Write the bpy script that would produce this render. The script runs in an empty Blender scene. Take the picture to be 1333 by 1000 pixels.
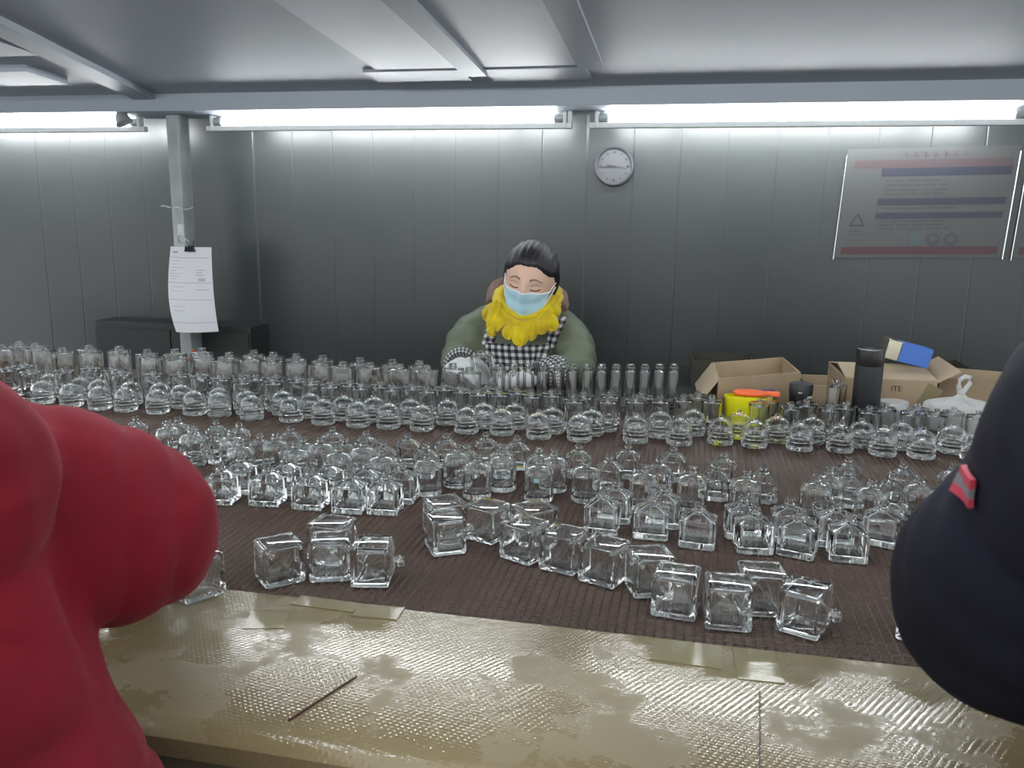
import bpy, bmesh, math, random
import numpy as np
from mathutils import Vector, Matrix, noise
from mathutils.bvhtree import BVHTree

random.seed(7)
sc = bpy.context.scene
col = sc.collection
PI = math.pi

# ------------------------------------------------------------------ camera
FOCAL, PITCH, ROLL, YAW = 1095.26, 0.19745, 0.013687, 0.20603
CAM = Vector((0, 0, 1.46))
fwd = Vector((-math.sin(YAW)*math.cos(PITCH), math.cos(YAW)*math.cos(PITCH), -math.sin(PITCH)))
rt = Vector((math.cos(YAW), math.sin(YAW), 0))
upv = rt.cross(fwd)
r2 = rt*math.cos(ROLL) + upv*math.sin(ROLL)
u2 = upv*math.cos(ROLL) - rt*math.sin(ROLL)
cd = bpy.data.cameras.new('camera')
cam = bpy.data.objects.new('camera', cd)
col.objects.link(cam)
cam.matrix_world = Matrix(((r2.x, u2.x, -fwd.x, CAM.x), (r2.y, u2.y, -fwd.y, CAM.y), (r2.z, u2.z, -fwd.z, CAM.z), (0, 0, 0, 1)))
cd.sensor_width = 36.0
cd.lens = FOCAL/1333*36
cd.clip_start = 0.02
cd.dof.use_dof = True
cd.dof.focus_distance = 1.9
cd.dof.aperture_fstop = 13.0
sc.camera = cam

# ------------------------------------------------------------------ world, light, exposure
w = bpy.data.worlds.new('hall')
sc.world = w
w.use_nodes = True
bg = w.node_tree.nodes['Background']
bg.inputs['Color'].default_value = (0.93, 0.965, 1.0, 1)
bg.inputs['Strength'].default_value = 1.7
TUBE_STRENGTH = 72.0
sc.view_settings.view_transform = 'Standard'
sc.view_settings.look = 'None'
sc.view_settings.exposure = 0.0
sc.view_settings.gamma = 1.0
sc.view_settings.use_curve_mapping = False
cy = sc.cycles
cy.max_bounces = 20
cy.transmission_bounces = 20
cy.glossy_bounces = 8
cy.diffuse_bounces = 3
cy.transparent_max_bounces = 16
cy.sample_clamp_indirect = 6.0
cy.blur_glossy = 0.6
cy.use_denoising = True

# ------------------------------------------------------------------ materials
def mat(name, color, rough=0.5, metal=0.0, spec=0.5, **kw):
    m = bpy.data.materials.new(name)
    m.use_nodes = True
    b = m.node_tree.nodes['Principled BSDF']
    b.inputs['Base Color'].default_value = (*color, 1)
    b.inputs['Roughness'].default_value = rough
    b.inputs['Metallic'].default_value = metal
    b.inputs['Specular IOR Level'].default_value = spec
    for k, v in kw.items():
        b.inputs[k.replace('_', ' ')].default_value = v
    return m

def nodes(m):
    nt = m.node_tree
    return nt, nt.nodes, nt.links, nt.nodes['Principled BSDF']

def add_noise_color(m, c1, c2, scale=8.0, detail=4.0, lo=0.35, hi=0.65, vec_scale=None):
    nt, N, L, b = nodes(m)
    tc = N.new('ShaderNodeTexCoord')
    mp = N.new('ShaderNodeMapping')
    if vec_scale:
        mp.inputs['Scale'].default_value = vec_scale
    nz = N.new('ShaderNodeTexNoise')
    nz.inputs['Scale'].default_value = scale
    nz.inputs['Detail'].default_value = detail
    cr = N.new('ShaderNodeValToRGB')
    cr.color_ramp.elements[0].position = lo
    cr.color_ramp.elements[0].color = (*c1, 1)
    cr.color_ramp.elements[1].position = hi
    cr.color_ramp.elements[1].color = (*c2, 1)
    L.new(tc.outputs['Object'], mp.inputs['Vector'])
    L.new(mp.outputs['Vector'], nz.inputs['Vector'])
    L.new(nz.outputs['Fac'], cr.inputs['Fac'])
    L.new(cr.outputs['Color'], b.inputs['Base Color'])
    return nz

def add_bump(m, scale=60.0, strength=0.2, dist=0.002, detail=3.0, vec_scale=None):
    nt, N, L, b = nodes(m)
    tc = N.new('ShaderNodeTexCoord')
    mp = N.new('ShaderNodeMapping')
    if vec_scale:
        mp.inputs['Scale'].default_value = vec_scale
    nz = N.new('ShaderNodeTexNoise')
    nz.inputs['Scale'].default_value = scale
    nz.inputs['Detail'].default_value = detail
    bp = N.new('ShaderNodeBump')
    bp.inputs['Strength'].default_value = strength
    bp.inputs['Distance'].default_value = dist
    L.new(tc.outputs['Object'], mp.inputs['Vector'])
    L.new(mp.outputs['Vector'], nz.inputs['Vector'])
    L.new(nz.outputs['Fac'], bp.inputs['Height'])
    L.new(bp.outputs['Normal'], b.inputs['Normal'])
    return m

def glass(name, color=(1, 1, 1), rough=0.0, ior=1.5):
    m = bpy.data.materials.new(name)
    m.use_nodes = True
    nt = m.node_tree
    nt.nodes.remove(nt.nodes['Principled BSDF'])
    g = nt.nodes.new('ShaderNodeBsdfGlass')
    g.inputs['Color'].default_value = (*color, 1)
    g.inputs['Roughness'].default_value = rough
    g.inputs['IOR'].default_value = ior
    nt.links.new(g.outputs[0], nt.nodes['Material Output'].inputs['Surface'])
    return m

def emit(name, color, strength):
    m = bpy.data.materials.new(name)
    m.use_nodes = True
    nt = m.node_tree
    nt.nodes.remove(nt.nodes['Principled BSDF'])
    g = nt.nodes.new('ShaderNodeEmission')
    g.inputs['Color'].default_value = (*color, 1)
    g.inputs['Strength'].default_value = strength
    nt.links.new(g.outputs[0], nt.nodes['Material Output'].inputs['Surface'])
    return m

M = {}
M['glass'] = glass('clear_glass', (0.995, 1.0, 0.998))
M['tube'] = emit('fluorescent', (0.95, 0.985, 1.0), TUBE_STRENGTH)
M['white_metal'] = mat('white_metal', (0.5472, 0.5624, 0.5624), 0.35)
M['grey_metal'] = mat('grey_metal', (0.3192, 0.342, 0.342), 0.4, 0.3)
add_noise_color(M['grey_metal'], (0.2736, 0.2964, 0.2964), (0.3648, 0.3876, 0.3876), 9, 5)
M['wall'] = mat('wall_panel', (0.057, 0.0646, 0.06308), 0.33, 0, 0.5)
add_noise_color(M['wall'], (0.03952, 0.04636, 0.0456), (0.05016, 0.05624, 0.05548), 2.5, 4)
M['wall_joint'] = mat('wall_joint', (0.0456, 0.05092, 0.05016), 0.6)
M['ceiling'] = mat('ceiling_paint', (0.2736, 0.2964, 0.3192), 0.6)
add_noise_color(M['ceiling'], (0.270, 0.305, 0.345), (0.300, 0.337, 0.378), 1.5, 3)
M['ceiling_panel'] = mat('ceiling_panel', (0.36, 0.395, 0.445), 0.5)
M['ceiling_beam'] = mat('ceiling_beam', (0.21, 0.235, 0.268), 0.5)
M['floor'] = mat('floor_concrete', (0.16, 0.16, 0.155), 0.6)
add_noise_color(M['floor'], (0.12, 0.12, 0.115), (0.2, 0.2, 0.19), 3, 6)
M['belt_wire'] = mat('belt_wire', (0.0874, 0.06232, 0.05168), 0.55)
add_noise_color(M['belt_wire'], (0.0665, 0.0418, 0.0323), (0.095, 0.06175, 0.04655), 5, 5)
M['belt_rod'] = mat('belt_rod', (0.152, 0.1102, 0.0874), 0.45)
M['belt_base'] = mat('belt_underlay', (0.0342, 0.02356, 0.019), 0.8)
M['steel'] = mat('conveyor_steel', (0.25, 0.25, 0.25), 0.4, 0.8)
M['maroon'] = mat('maroon_board', (0.06, 0.018, 0.014), 0.5)
M['tan_board'] = mat('tan_board', (0.114, 0.0988, 0.0684), 0.6)
M['card'] = mat('cardboard', (0.36, 0.27, 0.17), 0.75)
add_noise_color(M['card'], (0.32, 0.24, 0.15), (0.40, 0.30, 0.19), 6, 5)
M['card_in'] = mat('cardboard_light', (0.46, 0.36, 0.24), 0.75)
add_noise_color(M['card_in'], (0.42, 0.33, 0.22), (0.50, 0.39, 0.26), 6, 5)
M['dark_reflection'] = mat('dark_reflection', (0.055, 0.046, 0.034), 0.7)  # brown tone of dark wall reflections, put into a box colour
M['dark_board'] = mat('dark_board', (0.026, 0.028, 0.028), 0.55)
M['paper'] = mat('paper', (0.72, 0.73, 0.76), 0.7)
M['ink'] = mat('ink', (0.28, 0.28, 0.31), 0.7)
M['black'] = mat('black_plastic', (0.012, 0.012, 0.013), 0.35)
M['black_matte'] = mat('black_matte', (0.016, 0.018, 0.019), 0.5)
M['yellow'] = mat('yellow_plastic', (0.80, 0.78, 0.01), 0.35)
M['orange'] = mat('orange_plastic', (0.90, 0.14, 0.03), 0.35)
M['purple'] = mat('purple_card', (0.05, 0.035, 0.16), 0.5)
M['blue'] = mat('blue_card', (0.06, 0.17, 0.55), 0.4)
M['foil'] = mat('gold_foil', (0.80, 0.77, 0.58), 0.22, 1.0)
M['label_white'] = mat('label_white', (0.6, 0.6, 0.6), 0.5)
M['poster'] = mat('poster_film', (0.06688, 0.06992, 0.0684), 0.4)
M['poster_red'] = mat('poster_red', (0.0646, 0.02432, 0.02736), 0.4)
M['poster_pink'] = mat('poster_pink', (0.06688, 0.04712, 0.05016), 0.4)
M['poster_blue'] = mat('poster_blue', (0.02888, 0.03116, 0.04712), 0.4)
M['poster_grey'] = mat('poster_grey', (0.04712, 0.05016, 0.05244), 0.4)
M['poster_teal'] = mat('poster_teal', (0.057, 0.0836, 0.0874), 0.4)
M['chrome'] = mat('chrome', (0.75, 0.76, 0.76), 0.2, 1.0)
M['clock_face'] = mat('clock_face', (0.1216, 0.1254, 0.133), 0.5)  # dial, rim and marks kept close in tone: veiling glare put into the colours
M['clock_rim'] = mat('clock_rim', (0.076, 0.0798, 0.0836), 0.4)
M['clock_mark'] = mat('clock_mark', (0.06, 0.06, 0.065), 0.5)
M['clear_plastic'] = glass('clear_plastic', (0.96, 0.97, 0.97), 0.25, 1.12)
M['bag'] = mat('bag_film', (0.80, 0.81, 0.80), 0.3, Transmission_Weight=0.3, IOR=1.15, Alpha=0.85)
# people
M['red'] = mat('red_wool', (0.152, 0.00304, 0.00912), 0.85, 0, 0.2, Sheen_Weight=0.12, Sheen_Roughness=0.5)
M['red'].node_tree.nodes['Principled BSDF'].inputs['Sheen Tint'].default_value = (1, 0.3, 0.35, 1)
add_noise_color(M['red'], (0.095, 0.001672, 0.0057), (0.1406, 0.00304, 0.0095), 7, 4)
add_bump(M['red'], 350, 0.25, 0.001)
M['navy'] = mat('navy_cloth', (0.01216, 0.01216, 0.02736), 0.8, 0, 0.2)
add_noise_color(M['navy'], (0.00494, 0.00494, 0.00912), (0.0076, 0.0076, 0.01672), 6, 4)
add_bump(M['navy'], 300, 0.2, 0.001)
M['trousers'] = mat('dark_trousers', (0.03, 0.03, 0.035), 0.8)
M['skin'] = mat('skin', (0.66, 0.44, 0.33), 0.5, 0, 0.4, Subsurface_Weight=0.1, Subsurface_Scale=0.01)
M['lash'] = mat('lash', (0.05, 0.03, 0.025), 0.6)
M['brow'] = mat('brow', (0.20, 0.125, 0.095), 0.7)
M['hair'] = mat('black_hair', (0.012, 0.010, 0.013), 0.5)
add_bump(M['hair'], 60, 0.5, 0.004, 3, (6, 1, 1))
M['mask'] = mat('mask_blue', (0.42, 0.66, 0.80), 0.75)
M['mask_white'] = mat('mask_white', (0.75, 0.80, 0.82), 0.75)
M['scarf'] = mat('yellow_scarf', (0.72, 0.54, 0.010), 0.8, 0, 0.2, Sheen_Weight=0.3)
add_noise_color(M['scarf'], (0.50, 0.36, 0.008), (0.68, 0.52, 0.010), 16, 4)
add_bump(M['scarf'], 120, 0.5, 0.003)
M['olive'] = mat('olive_jacket', (0.125, 0.148, 0.098), 0.6)
add_noise_color(M['olive'], (0.11, 0.132, 0.086), (0.14, 0.165, 0.11), 8, 4)
M['hood'] = mat('brown_fur', (0.22, 0.14, 0.115), 0.9)
add_bump(M['hood'], 160, 0.8, 0.004)
M['glove'] = mat('white_glove', (0.66, 0.67, 0.66), 0.9)
add_bump(M['glove'], 400, 0.5, 0.0015)
M['pink'] = mat('pink_band', (0.42, 0.035, 0.065), 0.5)
M['reflective'] = mat('grey_reflective', (0.16, 0.16, 0.17), 0.4)

def gingham(name, period):
    m = mat(name, (0.5, 0.5, 0.5), 0.8)
    nt, N, L, b = nodes(m)
    tc = N.new('ShaderNodeTexCoord')
    sx = N.new('ShaderNodeSeparateXYZ')
    L.new(tc.outputs['UV'], sx.inputs[0])
    outs = []
    for ax in ('X', 'Y'):
        d = N.new('ShaderNodeMath'); d.operation = 'DIVIDE'
        L.new(sx.outputs[ax], d.inputs[0]); d.inputs[1].default_value = period
        f = N.new('ShaderNodeMath'); f.operation = 'FRACT'
        L.new(d.outputs[0], f.inputs[0])
        g = N.new('ShaderNodeMath'); g.operation = 'GREATER_THAN'
        L.new(f.outputs[0], g.inputs[0]); g.inputs[1].default_value = 0.5
        outs.append(g)
    a = N.new('ShaderNodeMath'); a.operation = 'ADD'
    L.new(outs[0].outputs[0], a.inputs[0]); L.new(outs[1].outputs[0], a.inputs[1])
    h = N.new('ShaderNodeMath'); h.operation = 'MULTIPLY'
    L.new(a.outputs[0], h.inputs[0]); h.inputs[1].default_value = 0.5
    cr = N.new('ShaderNodeValToRGB')
    cr.color_ramp.interpolation = 'CONSTANT'
    cr.color_ramp.elements[0].color = (0.72, 0.72, 0.72, 1)
    cr.color_ramp.elements[1].position = 0.4
    cr.color_ramp.elements[1].color = (0.17, 0.17, 0.18, 1)
    e = cr.color_ramp.elements.new(0.8)
    e.color = (0.008, 0.008, 0.010, 1)
    L.new(h.outputs[0], cr.inputs[0])
    L.new(cr.outputs[0], b.inputs['Base Color'])
    return m
M['gingham'] = gingham('gingham_cloth', 0.0205)
M['check_small'] = gingham('small_check_cloth', 0.011)

# glossy taped cardboard of the front ledge: ribbed relief in patches under clear tape
def taped_board():
    m = mat('taped_cardboard', (0.40, 0.33, 0.20), 0.16, 0, 0.55)
    nt, N, L, b = nodes(m)
    add_noise_color(m, (0.185, 0.146, 0.075), (0.235, 0.19, 0.102), 5, 5)
    tc = N.new('ShaderNodeTexCoord')
    def wave(ang, scale):
        mp = N.new('ShaderNodeMapping'); mp.inputs['Rotation'].default_value = (0, 0, ang)
        L.new(tc.outputs['Object'], mp.inputs['Vector'])
        wv = N.new('ShaderNodeTexWave'); wv.inputs['Scale'].default_value = scale
        wv.inputs['Distortion'].default_value = 1.2; wv.inputs['Detail'].default_value = 2
        wv.inputs['Detail Scale'].default_value = 2.0
        L.new(mp.outputs['Vector'], wv.inputs['Vector'])
        return wv
    w1 = wave(0.55, 48); w2 = wave(1.75, 62)
    mulw = N.new('ShaderNodeMath'); mulw.operation = 'MULTIPLY'
    L.new(w1.outputs['Fac'], mulw.inputs[0]); L.new(w2.outputs['Fac'], mulw.inputs[1])
    nz = N.new('ShaderNodeTexNoise'); nz.inputs['Scale'].default_value = 7.5; nz.inputs['Detail'].default_value = 6
    nz.inputs['Roughness'].default_value = 0.65
    L.new(tc.outputs['Object'], nz.inputs['Vector'])
    rp = N.new('ShaderNodeMapRange'); rp.inputs[1].default_value = 0.42; rp.inputs[2].default_value = 0.49
    L.new(nz.outputs['Fac'], rp.inputs[0])
    mk = N.new('ShaderNodeMath'); mk.operation = 'MULTIPLY'
    L.new(mulw.outputs[0], mk.inputs[0]); L.new(rp.outputs[0], mk.inputs[1])
    n2 = N.new('ShaderNodeTexNoise'); n2.inputs['Scale'].default_value = 22; n2.inputs['Detail'].default_value = 2
    L.new(tc.outputs['Object'], n2.inputs['Vector'])
    s2 = N.new('ShaderNodeMath'); s2.operation = 'MULTIPLY_ADD'
    L.new(n2.outputs['Fac'], s2.inputs[0]); s2.inputs[1].default_value = 2.2
    L.new(mk.outputs[0], s2.inputs[2])
    bp = N.new('ShaderNodeBump'); bp.inputs['Strength'].default_value = 1.0; bp.inputs['Distance'].default_value = 0.00021
    L.new(s2.outputs[0], bp.inputs['Height'])
    L.new(bp.outputs['Normal'], b.inputs['Normal'])
    rr = N.new('ShaderNodeMapRange'); rr.inputs[3].default_value = 0.48; rr.inputs[4].default_value = 0.085
    L.new(rp.outputs[0], rr.inputs[0]); L.new(rr.outputs[0], b.inputs['Roughness'])
    return m
M['taped'] = taped_board()
M['tape'] = mat('packing_tape', (0.2432, 0.209, 0.1102), 0.22)
add_bump(M['tape'], 30, 0.35, 0.002)

# ------------------------------------------------------------------ helpers
class MB:
    """collects vertices and faces for one mesh object"""
    def __init__(self):
        self.v = []; self.f = []
    def add(self, vs, fs):
        o = len(self.v)
        self.v += [tuple(p) for p in vs]
        self.f += [tuple(i + o for i in q) for q in fs]
        return self
    def box(self, x0, x1, y0, y1, z0, z1, mtx=None, ch=0.0):
        if ch <= 0:
            vs = [(x, y, z) for z in (z0, z1) for y in (y0, y1) for x in (x0, x1)]
            fs = [(0, 2, 3, 1), (4, 5, 7, 6), (0, 1, 5, 4), (2, 6, 7, 3), (0, 4, 6, 2), (1, 3, 7, 5)]
        else:
            bm = bmesh.new()
            bmesh.ops.create_cube(bm, size=1.0)
            for q in bm.verts:
                q.co = Vector(((x0+x1)/2 + q.co.x*(x1-x0), (y0+y1)/2 + q.co.y*(y1-y0), (z0+z1)/2 + q.co.z*(z1-z0)))
            bmesh.ops.bevel(bm, geom=list(bm.edges), offset=ch, segments=2, affect='EDGES', profile=0.5)
            bm.verts.index_update()
            vs = [tuple(q.co) for q in bm.verts]
            fs = [tuple(q.index for q in f.verts) for f in bm.faces]
            bm.free()
        if mtx is not None:
            vs = [tuple(mtx @ Vector(p)) for p in vs]
        return self.add(vs, fs)
    def lathe(self, prof, n=24, mtx=None, cap=True):
        vs = []; fs = []
        for (r, z) in prof:
            for k in range(n):
                a = 2*PI*k/n
                vs.append((r*math.cos(a), r*math.sin(a), z))
        for i in range(len(prof)-1):
            for k in range(n):
                a = i*n+k; b_ = i*n+(k+1) % n
                fs.append((a, b_, b_+n, a+n))
        if cap:
            fs.append(tuple(reversed(range(n))))
            fs.append(tuple(range((len(prof)-1)*n, len(prof)*n)))
        if mtx is not None:
            vs = [tuple(mtx @ Vector(p)) for p in vs]
        return self.add(vs, fs)
    def tube(self, pts, rad, n=10, closed=False, up=(0, 0, 1)):
        """swept tube; rad a number, list of numbers or list of (wide, thick)"""
        pts = [Vector(p) for p in pts]
        m = len(pts)
        vs = []; fs = []
        for i, p in enumerate(pts):
            if closed:
                t = pts[(i+1) % m] - pts[i-1]
            else:
                t = pts[min(i+1, m-1)] - pts[max(i-1, 0)]
            t.normalize()
            s = t.cross(Vector(up))
            if s.length < 1e-4:
                s = t.cross(Vector((1, 0, 0)))
            s.normalize()
            q = s.cross(t)
            r = rad[i] if isinstance(rad, (list, tuple)) else rad
            ra, rb = r if isinstance(r, (list, tuple)) else (r, r)
            for k in range(n):
                a = 2*PI*k/n
                vs.append(p + s*(ra*math.cos(a)) + q*(rb*math.sin(a)))
        for i in range(m if closed else m-1):
            for k in range(n):
                a = i*n+k; b_ = i*n+(k+1) % n
                j = ((i+1) % m)*n
                fs.append((a, j+k, j+(k+1) % n, b_))
        if not closed:
            fs.append(tuple(range(n)))
            fs.append(tuple(reversed(range((m-1)*n, m*n))))
        return self.add(vs, fs)
    def ball(self, c, r, n=16, m=10, mtx=None):
        rx, ry, rz = r if isinstance(r, (list, tuple)) else (r, r, r)
        prof = []
        vs = [(0, 0, -rz)]; fs = []
        for i in range(1, m):
            a = -PI/2 + PI*i/m
            for k in range(n):
                b_ = 2*PI*k/n
                vs.append((rx*math.cos(a)*math.cos(b_), ry*math.cos(a)*math.sin(b_), rz*math.sin(a)))
        vs.append((0, 0, rz))
        for k in range(n):
            fs.append((0, 1+(k+1) % n, 1+k))
            t = 1+(m-2)*n
            fs.append((t+k, t+(k+1) % n, len(vs)-1))
        for i in range(m-2):
            for k in range(n):
                a = 1+i*n+k; b_ = 1+i*n+(k+1) % n
                fs.append((a, b_, b_+n, a+n))
        c = Vector(c)
        if mtx is not None:
            vs = [tuple(mtx @ Vector(p) + c) for p in vs]
        else:
            vs = [tuple(Vector(p)+c) for p in vs]
        return self.add(vs, fs)
    def mesh(self, name, material, smooth=0):
        me = bpy.data.meshes.new(name)
        me.from_pydata(self.v, [], self.f)
        me.materials.append(material)
        if smooth:
            me.shade_smooth()
            if smooth < 180:
                me.set_sharp_from_angle(angle=math.radians(smooth))
        me.update()
        return me
    def build(self, name, material, parent=None, smooth=0, loc=None):
        o = bpy.data.objects.new(name, self.mesh(name, material, smooth))
        col.objects.link(o)
        if parent is not None:
            o.parent = parent
        if loc is not None:
            o.location = loc
        return o

def tag(o, label=None, cat=None, group=None, kind=None):
    if label: o['label'] = label
    if cat: o['category'] = cat
    if group: o['group'] = group
    if kind: o['kind'] = kind
    return o

def empty(name, loc=(0, 0, 0), rz=0.0):
    o = bpy.data.objects.new(name, None)
    o.empty_display_size = 0.05
    col.objects.link(o)
    o.location = loc
    o.rotation_euler = (0, 0, rz)
    return o

ONES = ['', 'first', 'second', 'third', 'fourth', 'fifth', 'sixth', 'seventh', 'eighth', 'ninth', 'tenth', 'eleventh', 'twelfth',
        'thirteenth', 'fourteenth', 'fifteenth', 'sixteenth', 'seventeenth', 'eighteenth', 'nineteenth']
TENS = {20: ('twentieth', 'twenty'), 30: ('thirtieth', 'thirty'), 40: ('fortieth', 'forty'), 50: ('fiftieth', 'fifty')}
def ordinal(n):
    if n < 20: return ONES[n]
    t = n//10*10
    return TENS[t][0] if n == t else TENS[t][1] + '-' + ONES[n-t]

# ------------------------------------------------------------------ the setting
BELT_Z = 0.95
BX0, BX1 = -2.9, 1.5            # conveyor extent along X
BY0, BY1 = 0.985, 2.26          # conveyor extent along Y
WALL_Y = 2.95

fl = MB().box(-5, 4, -3, WALL_Y, -0.05, 0.0).build('floor', M['floor']); tag(fl, kind='structure')
wall = MB().box(-4.6, 3.0, WALL_Y+0.012, WALL_Y+0.10, 0.0, 2.1).build('wall_back', M['wall_joint']); tag(wall, kind='structure')
def wall_panel(x0, x1):
    mb = MB()
    prof = []
    x = x0
    n = 6
    step = (x1-x0)/n
    d = 0.0012
    for i in range(n):
        a = x0 + i*step
        prof += [(a+(0.004 if i else 0.0), 0.0), (a+step-(0.004 if i < n-1 else 0.0), 0.0)]
        if i < n-1:
            prof += [(a+step-0.001, d), (a+step+0.001, d)]
    vs = []; fs = []
    for (px, dy) in prof:
        vs += [(px, WALL_Y+dy, 0.0), (px, WALL_Y+dy, 2.1)]
    for i in range(len(prof)-1):
        fs.append((2*i, 2*i+2, 2*i+3, 2*i+1))
    k = len(vs)
    vs += [(prof[0][0], WALL_Y+0.012, 0), (prof[0][0], WALL_Y+0.012, 2.1), (prof[-1][0], WALL_Y+0.012, 0), (prof[-1][0], WALL_Y+0.012, 2.1)]
    fs += [(k, 0, 1, k+1), (k-2, k+2, k+3, k-1)]
    mb.add(vs, fs)
    return mb.build('wall_panel', M['wall'], wall)
for i in range(8):
    x0 = -4.55 + i*0.93
    wall_panel(x0, x0+0.9296)

SL = 0.073
def ceil_z(y): return 1.84 + SL*(2.75-y)
def slab(x0, x1, y0, y1, t0, t1):
    """box hung along the sloping ceiling; t0..t1 measured down from it"""
    mb = MB()
    vs = [(x, y, ceil_z(y)-t) for t in (t1, t0) for y in (y0, y1) for x in (x0, x1)]
    fs = [(0, 2, 3, 1), (4, 5, 7, 6), (0, 1, 5, 4), (2, 6, 7, 3), (0, 4, 6, 2), (1, 3, 7, 5)]
    return mb.add(vs, fs)
ce = slab(-3.4, 2.2, 0.80, WALL_Y, -0.03, 0.0).build('ceiling', M['ceiling']); tag(ce, kind='structure')
t1 = slab(-3.4, 2.2, 2.66, 2.80, 0.0, 0.055).build('trim_1', M['ceiling']); tag(t1, kind='structure')
pn = empty('ceiling_panel', (-0.6, 2.0, ceil_z(2.0)))
def local(mb, o):
    mb.v = [tuple(Vector(p) - o.location) for p in mb.v]
    return mb
for xa, xb in ((-0.905, -0.66), (-0.595, -0.33)):
    local(slab(xa, xb, 0.82, 2.38, 0.0, 0.006), pn).build('panel_sheet', M['ceiling_panel'], pn)
local(slab(-0.66, -0.595, 0.82, 2.44, 0.0, 0.016), pn).build('cross_beam', M['ceiling_beam'], pn)
local(slab(-0.95, -0.66, 2.40, 2.52, 0.0, 0.008), pn).build('edge_strip', M['ceiling_beam'], pn)
local(slab(-0.595, -0.31, 2.40, 2.55, 0.0, 0.008), pn).build('edge_strip', M['ceiling_beam'], pn)
local(slab(-0.33, -0.26, 0.82, 2.40, 0.0, 0.010), pn).build('side_strip', M['ceiling_beam'], pn)
tag(pn, 'pale double ceiling panel split by a dark beam above the worker', 'ceiling panel')
br = empty('ceiling_brace', (-1.75, 2.3, ceil_z(2.3)))
mb = MB()
a = [(-1.60, 1.3), (-1.52, 1.3), (-1.80, 2.66), (-1.88, 2.66)]
vs = [(x, y, ceil_z(y)-t) for t in (0.0, 0.018) for (x, y) in a]
mb.add(vs, [(3, 2, 1, 0), (4, 5, 6, 7), (0, 1, 5, 4), (1, 2, 6, 5), (2, 3, 7, 6), (3, 0, 4, 7)])
local(mb, br).build('brace_beam', M['ceiling_beam'], br)
local(slab(-2.05, -1.78, 1.9, 2.12, 0.0, 0.012), br).build('mounting_plate', M['ceiling_panel'], br)
local(slab(-2.16, -1.94, 2.25, 2.42, 0.0, 0.02), br).build('junction_box', M['ceiling_panel'], br)
tag(br, 'grey sloping ceiling brace with pale plates at the upper left', 'ceiling brace')

# fluorescent fixtures, hung in line under the beam, plus added ones out of view
def fixture(x0, x1, label, bracket=False, at=(2.75, 1.765)):
    o = empty('tube_light', ((x0+x1)/2, at[0], at[1]))
    h = (x1-x0)/2
    MB().box(-h, h, -0.012, 0.012, -0.032, -0.0145, ch=0.002).build('housing', M['white_metal'], o)
    t = Matrix.Rotation(PI/2, 4, 'Y')
    MB().lathe([(0.0125, -(h-0.055)), (0.013, -(h-0.06)), (0.013, h-0.06), (0.0125, h-0.055)], 16, t).build('lamp_tube', M['tube'], o, 60)
    for s in (-1, 1):
        c = MB().lathe([(0.0132, -0.016), (0.0132, 0.016)], 16, Matrix.Translation((s*(h-0.042), 0, 0)) @ t)
        c.build('tube_cap', M['grey_metal'], o, 50)
        e = MB().box(s*(h-0.022)-0.006, s*(h-0.022)+0.006, -0.014, 0.014, -0.030, 0.020, ch=0.003).build('lamp_holder', M['white_metal'], o)
        if bracket and s > 0:
            MB().box(s*h-0.014, s*h, -0.008, 0.008, -0.03, 0.022, ch=0.002).build('hanger', M['white_metal'], o)
    MB().box(-h*0.6, -h*0.6+0.02, 0.0135, 0.020, -0.03, 0.03).build('hanger', M['white_metal'], o)
    MB().box(h*0.6, h*0.6+0.02, 0.0135, 0.020, -0.03, 0.03).build('hanger', M['white_metal'], o)
    return tag(o, label, 'tube light', 'fluorescent tube lights under the beam')
fixture(-3.12, -1.905, 'bright fluorescent tube left of the grey post')
fixture(-1.665, -0.392, 'bright fluorescent tube between the grey post and the clock', True)
fixture(-0.335, 0.938, 'bright fluorescent tube above the clock and poster')
fixture(-1.70, -0.43, 'added fluorescent tube out of view overhead, brightening the near bottles on the left', at=(0.95, ceil_z(0.95)-0.045))  # unseen tube, added to brighten the bottles and the foreground
fixture(-0.36, 0.91, 'added fluorescent tube out of view overhead, brightening the near bottles on the right', at=(0.95, ceil_z(0.95)-0.045))  # second added tube out of view, for the same extra light
fl2 = empty('spot_lamp', (-1.96, 2.70, 1.772))
mt = Matrix.Rotation(math.radians(-25), 4, 'Y')
MB().lathe([(0.030, -0.016), (0.028, -0.010), (0.020, 0.014), (0.012, 0.022)], 20, mt).build('lamp_shade', M['grey_metal'], fl2, 40)
MB().lathe([(0.010, 0.018), (0.010, 0.034)], 14, mt).build('socket', M['white_metal'], fl2, 40)
tag(fl2, 'small grey bell shaped lamp cap at the end of the left tube', 'lamp')

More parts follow.
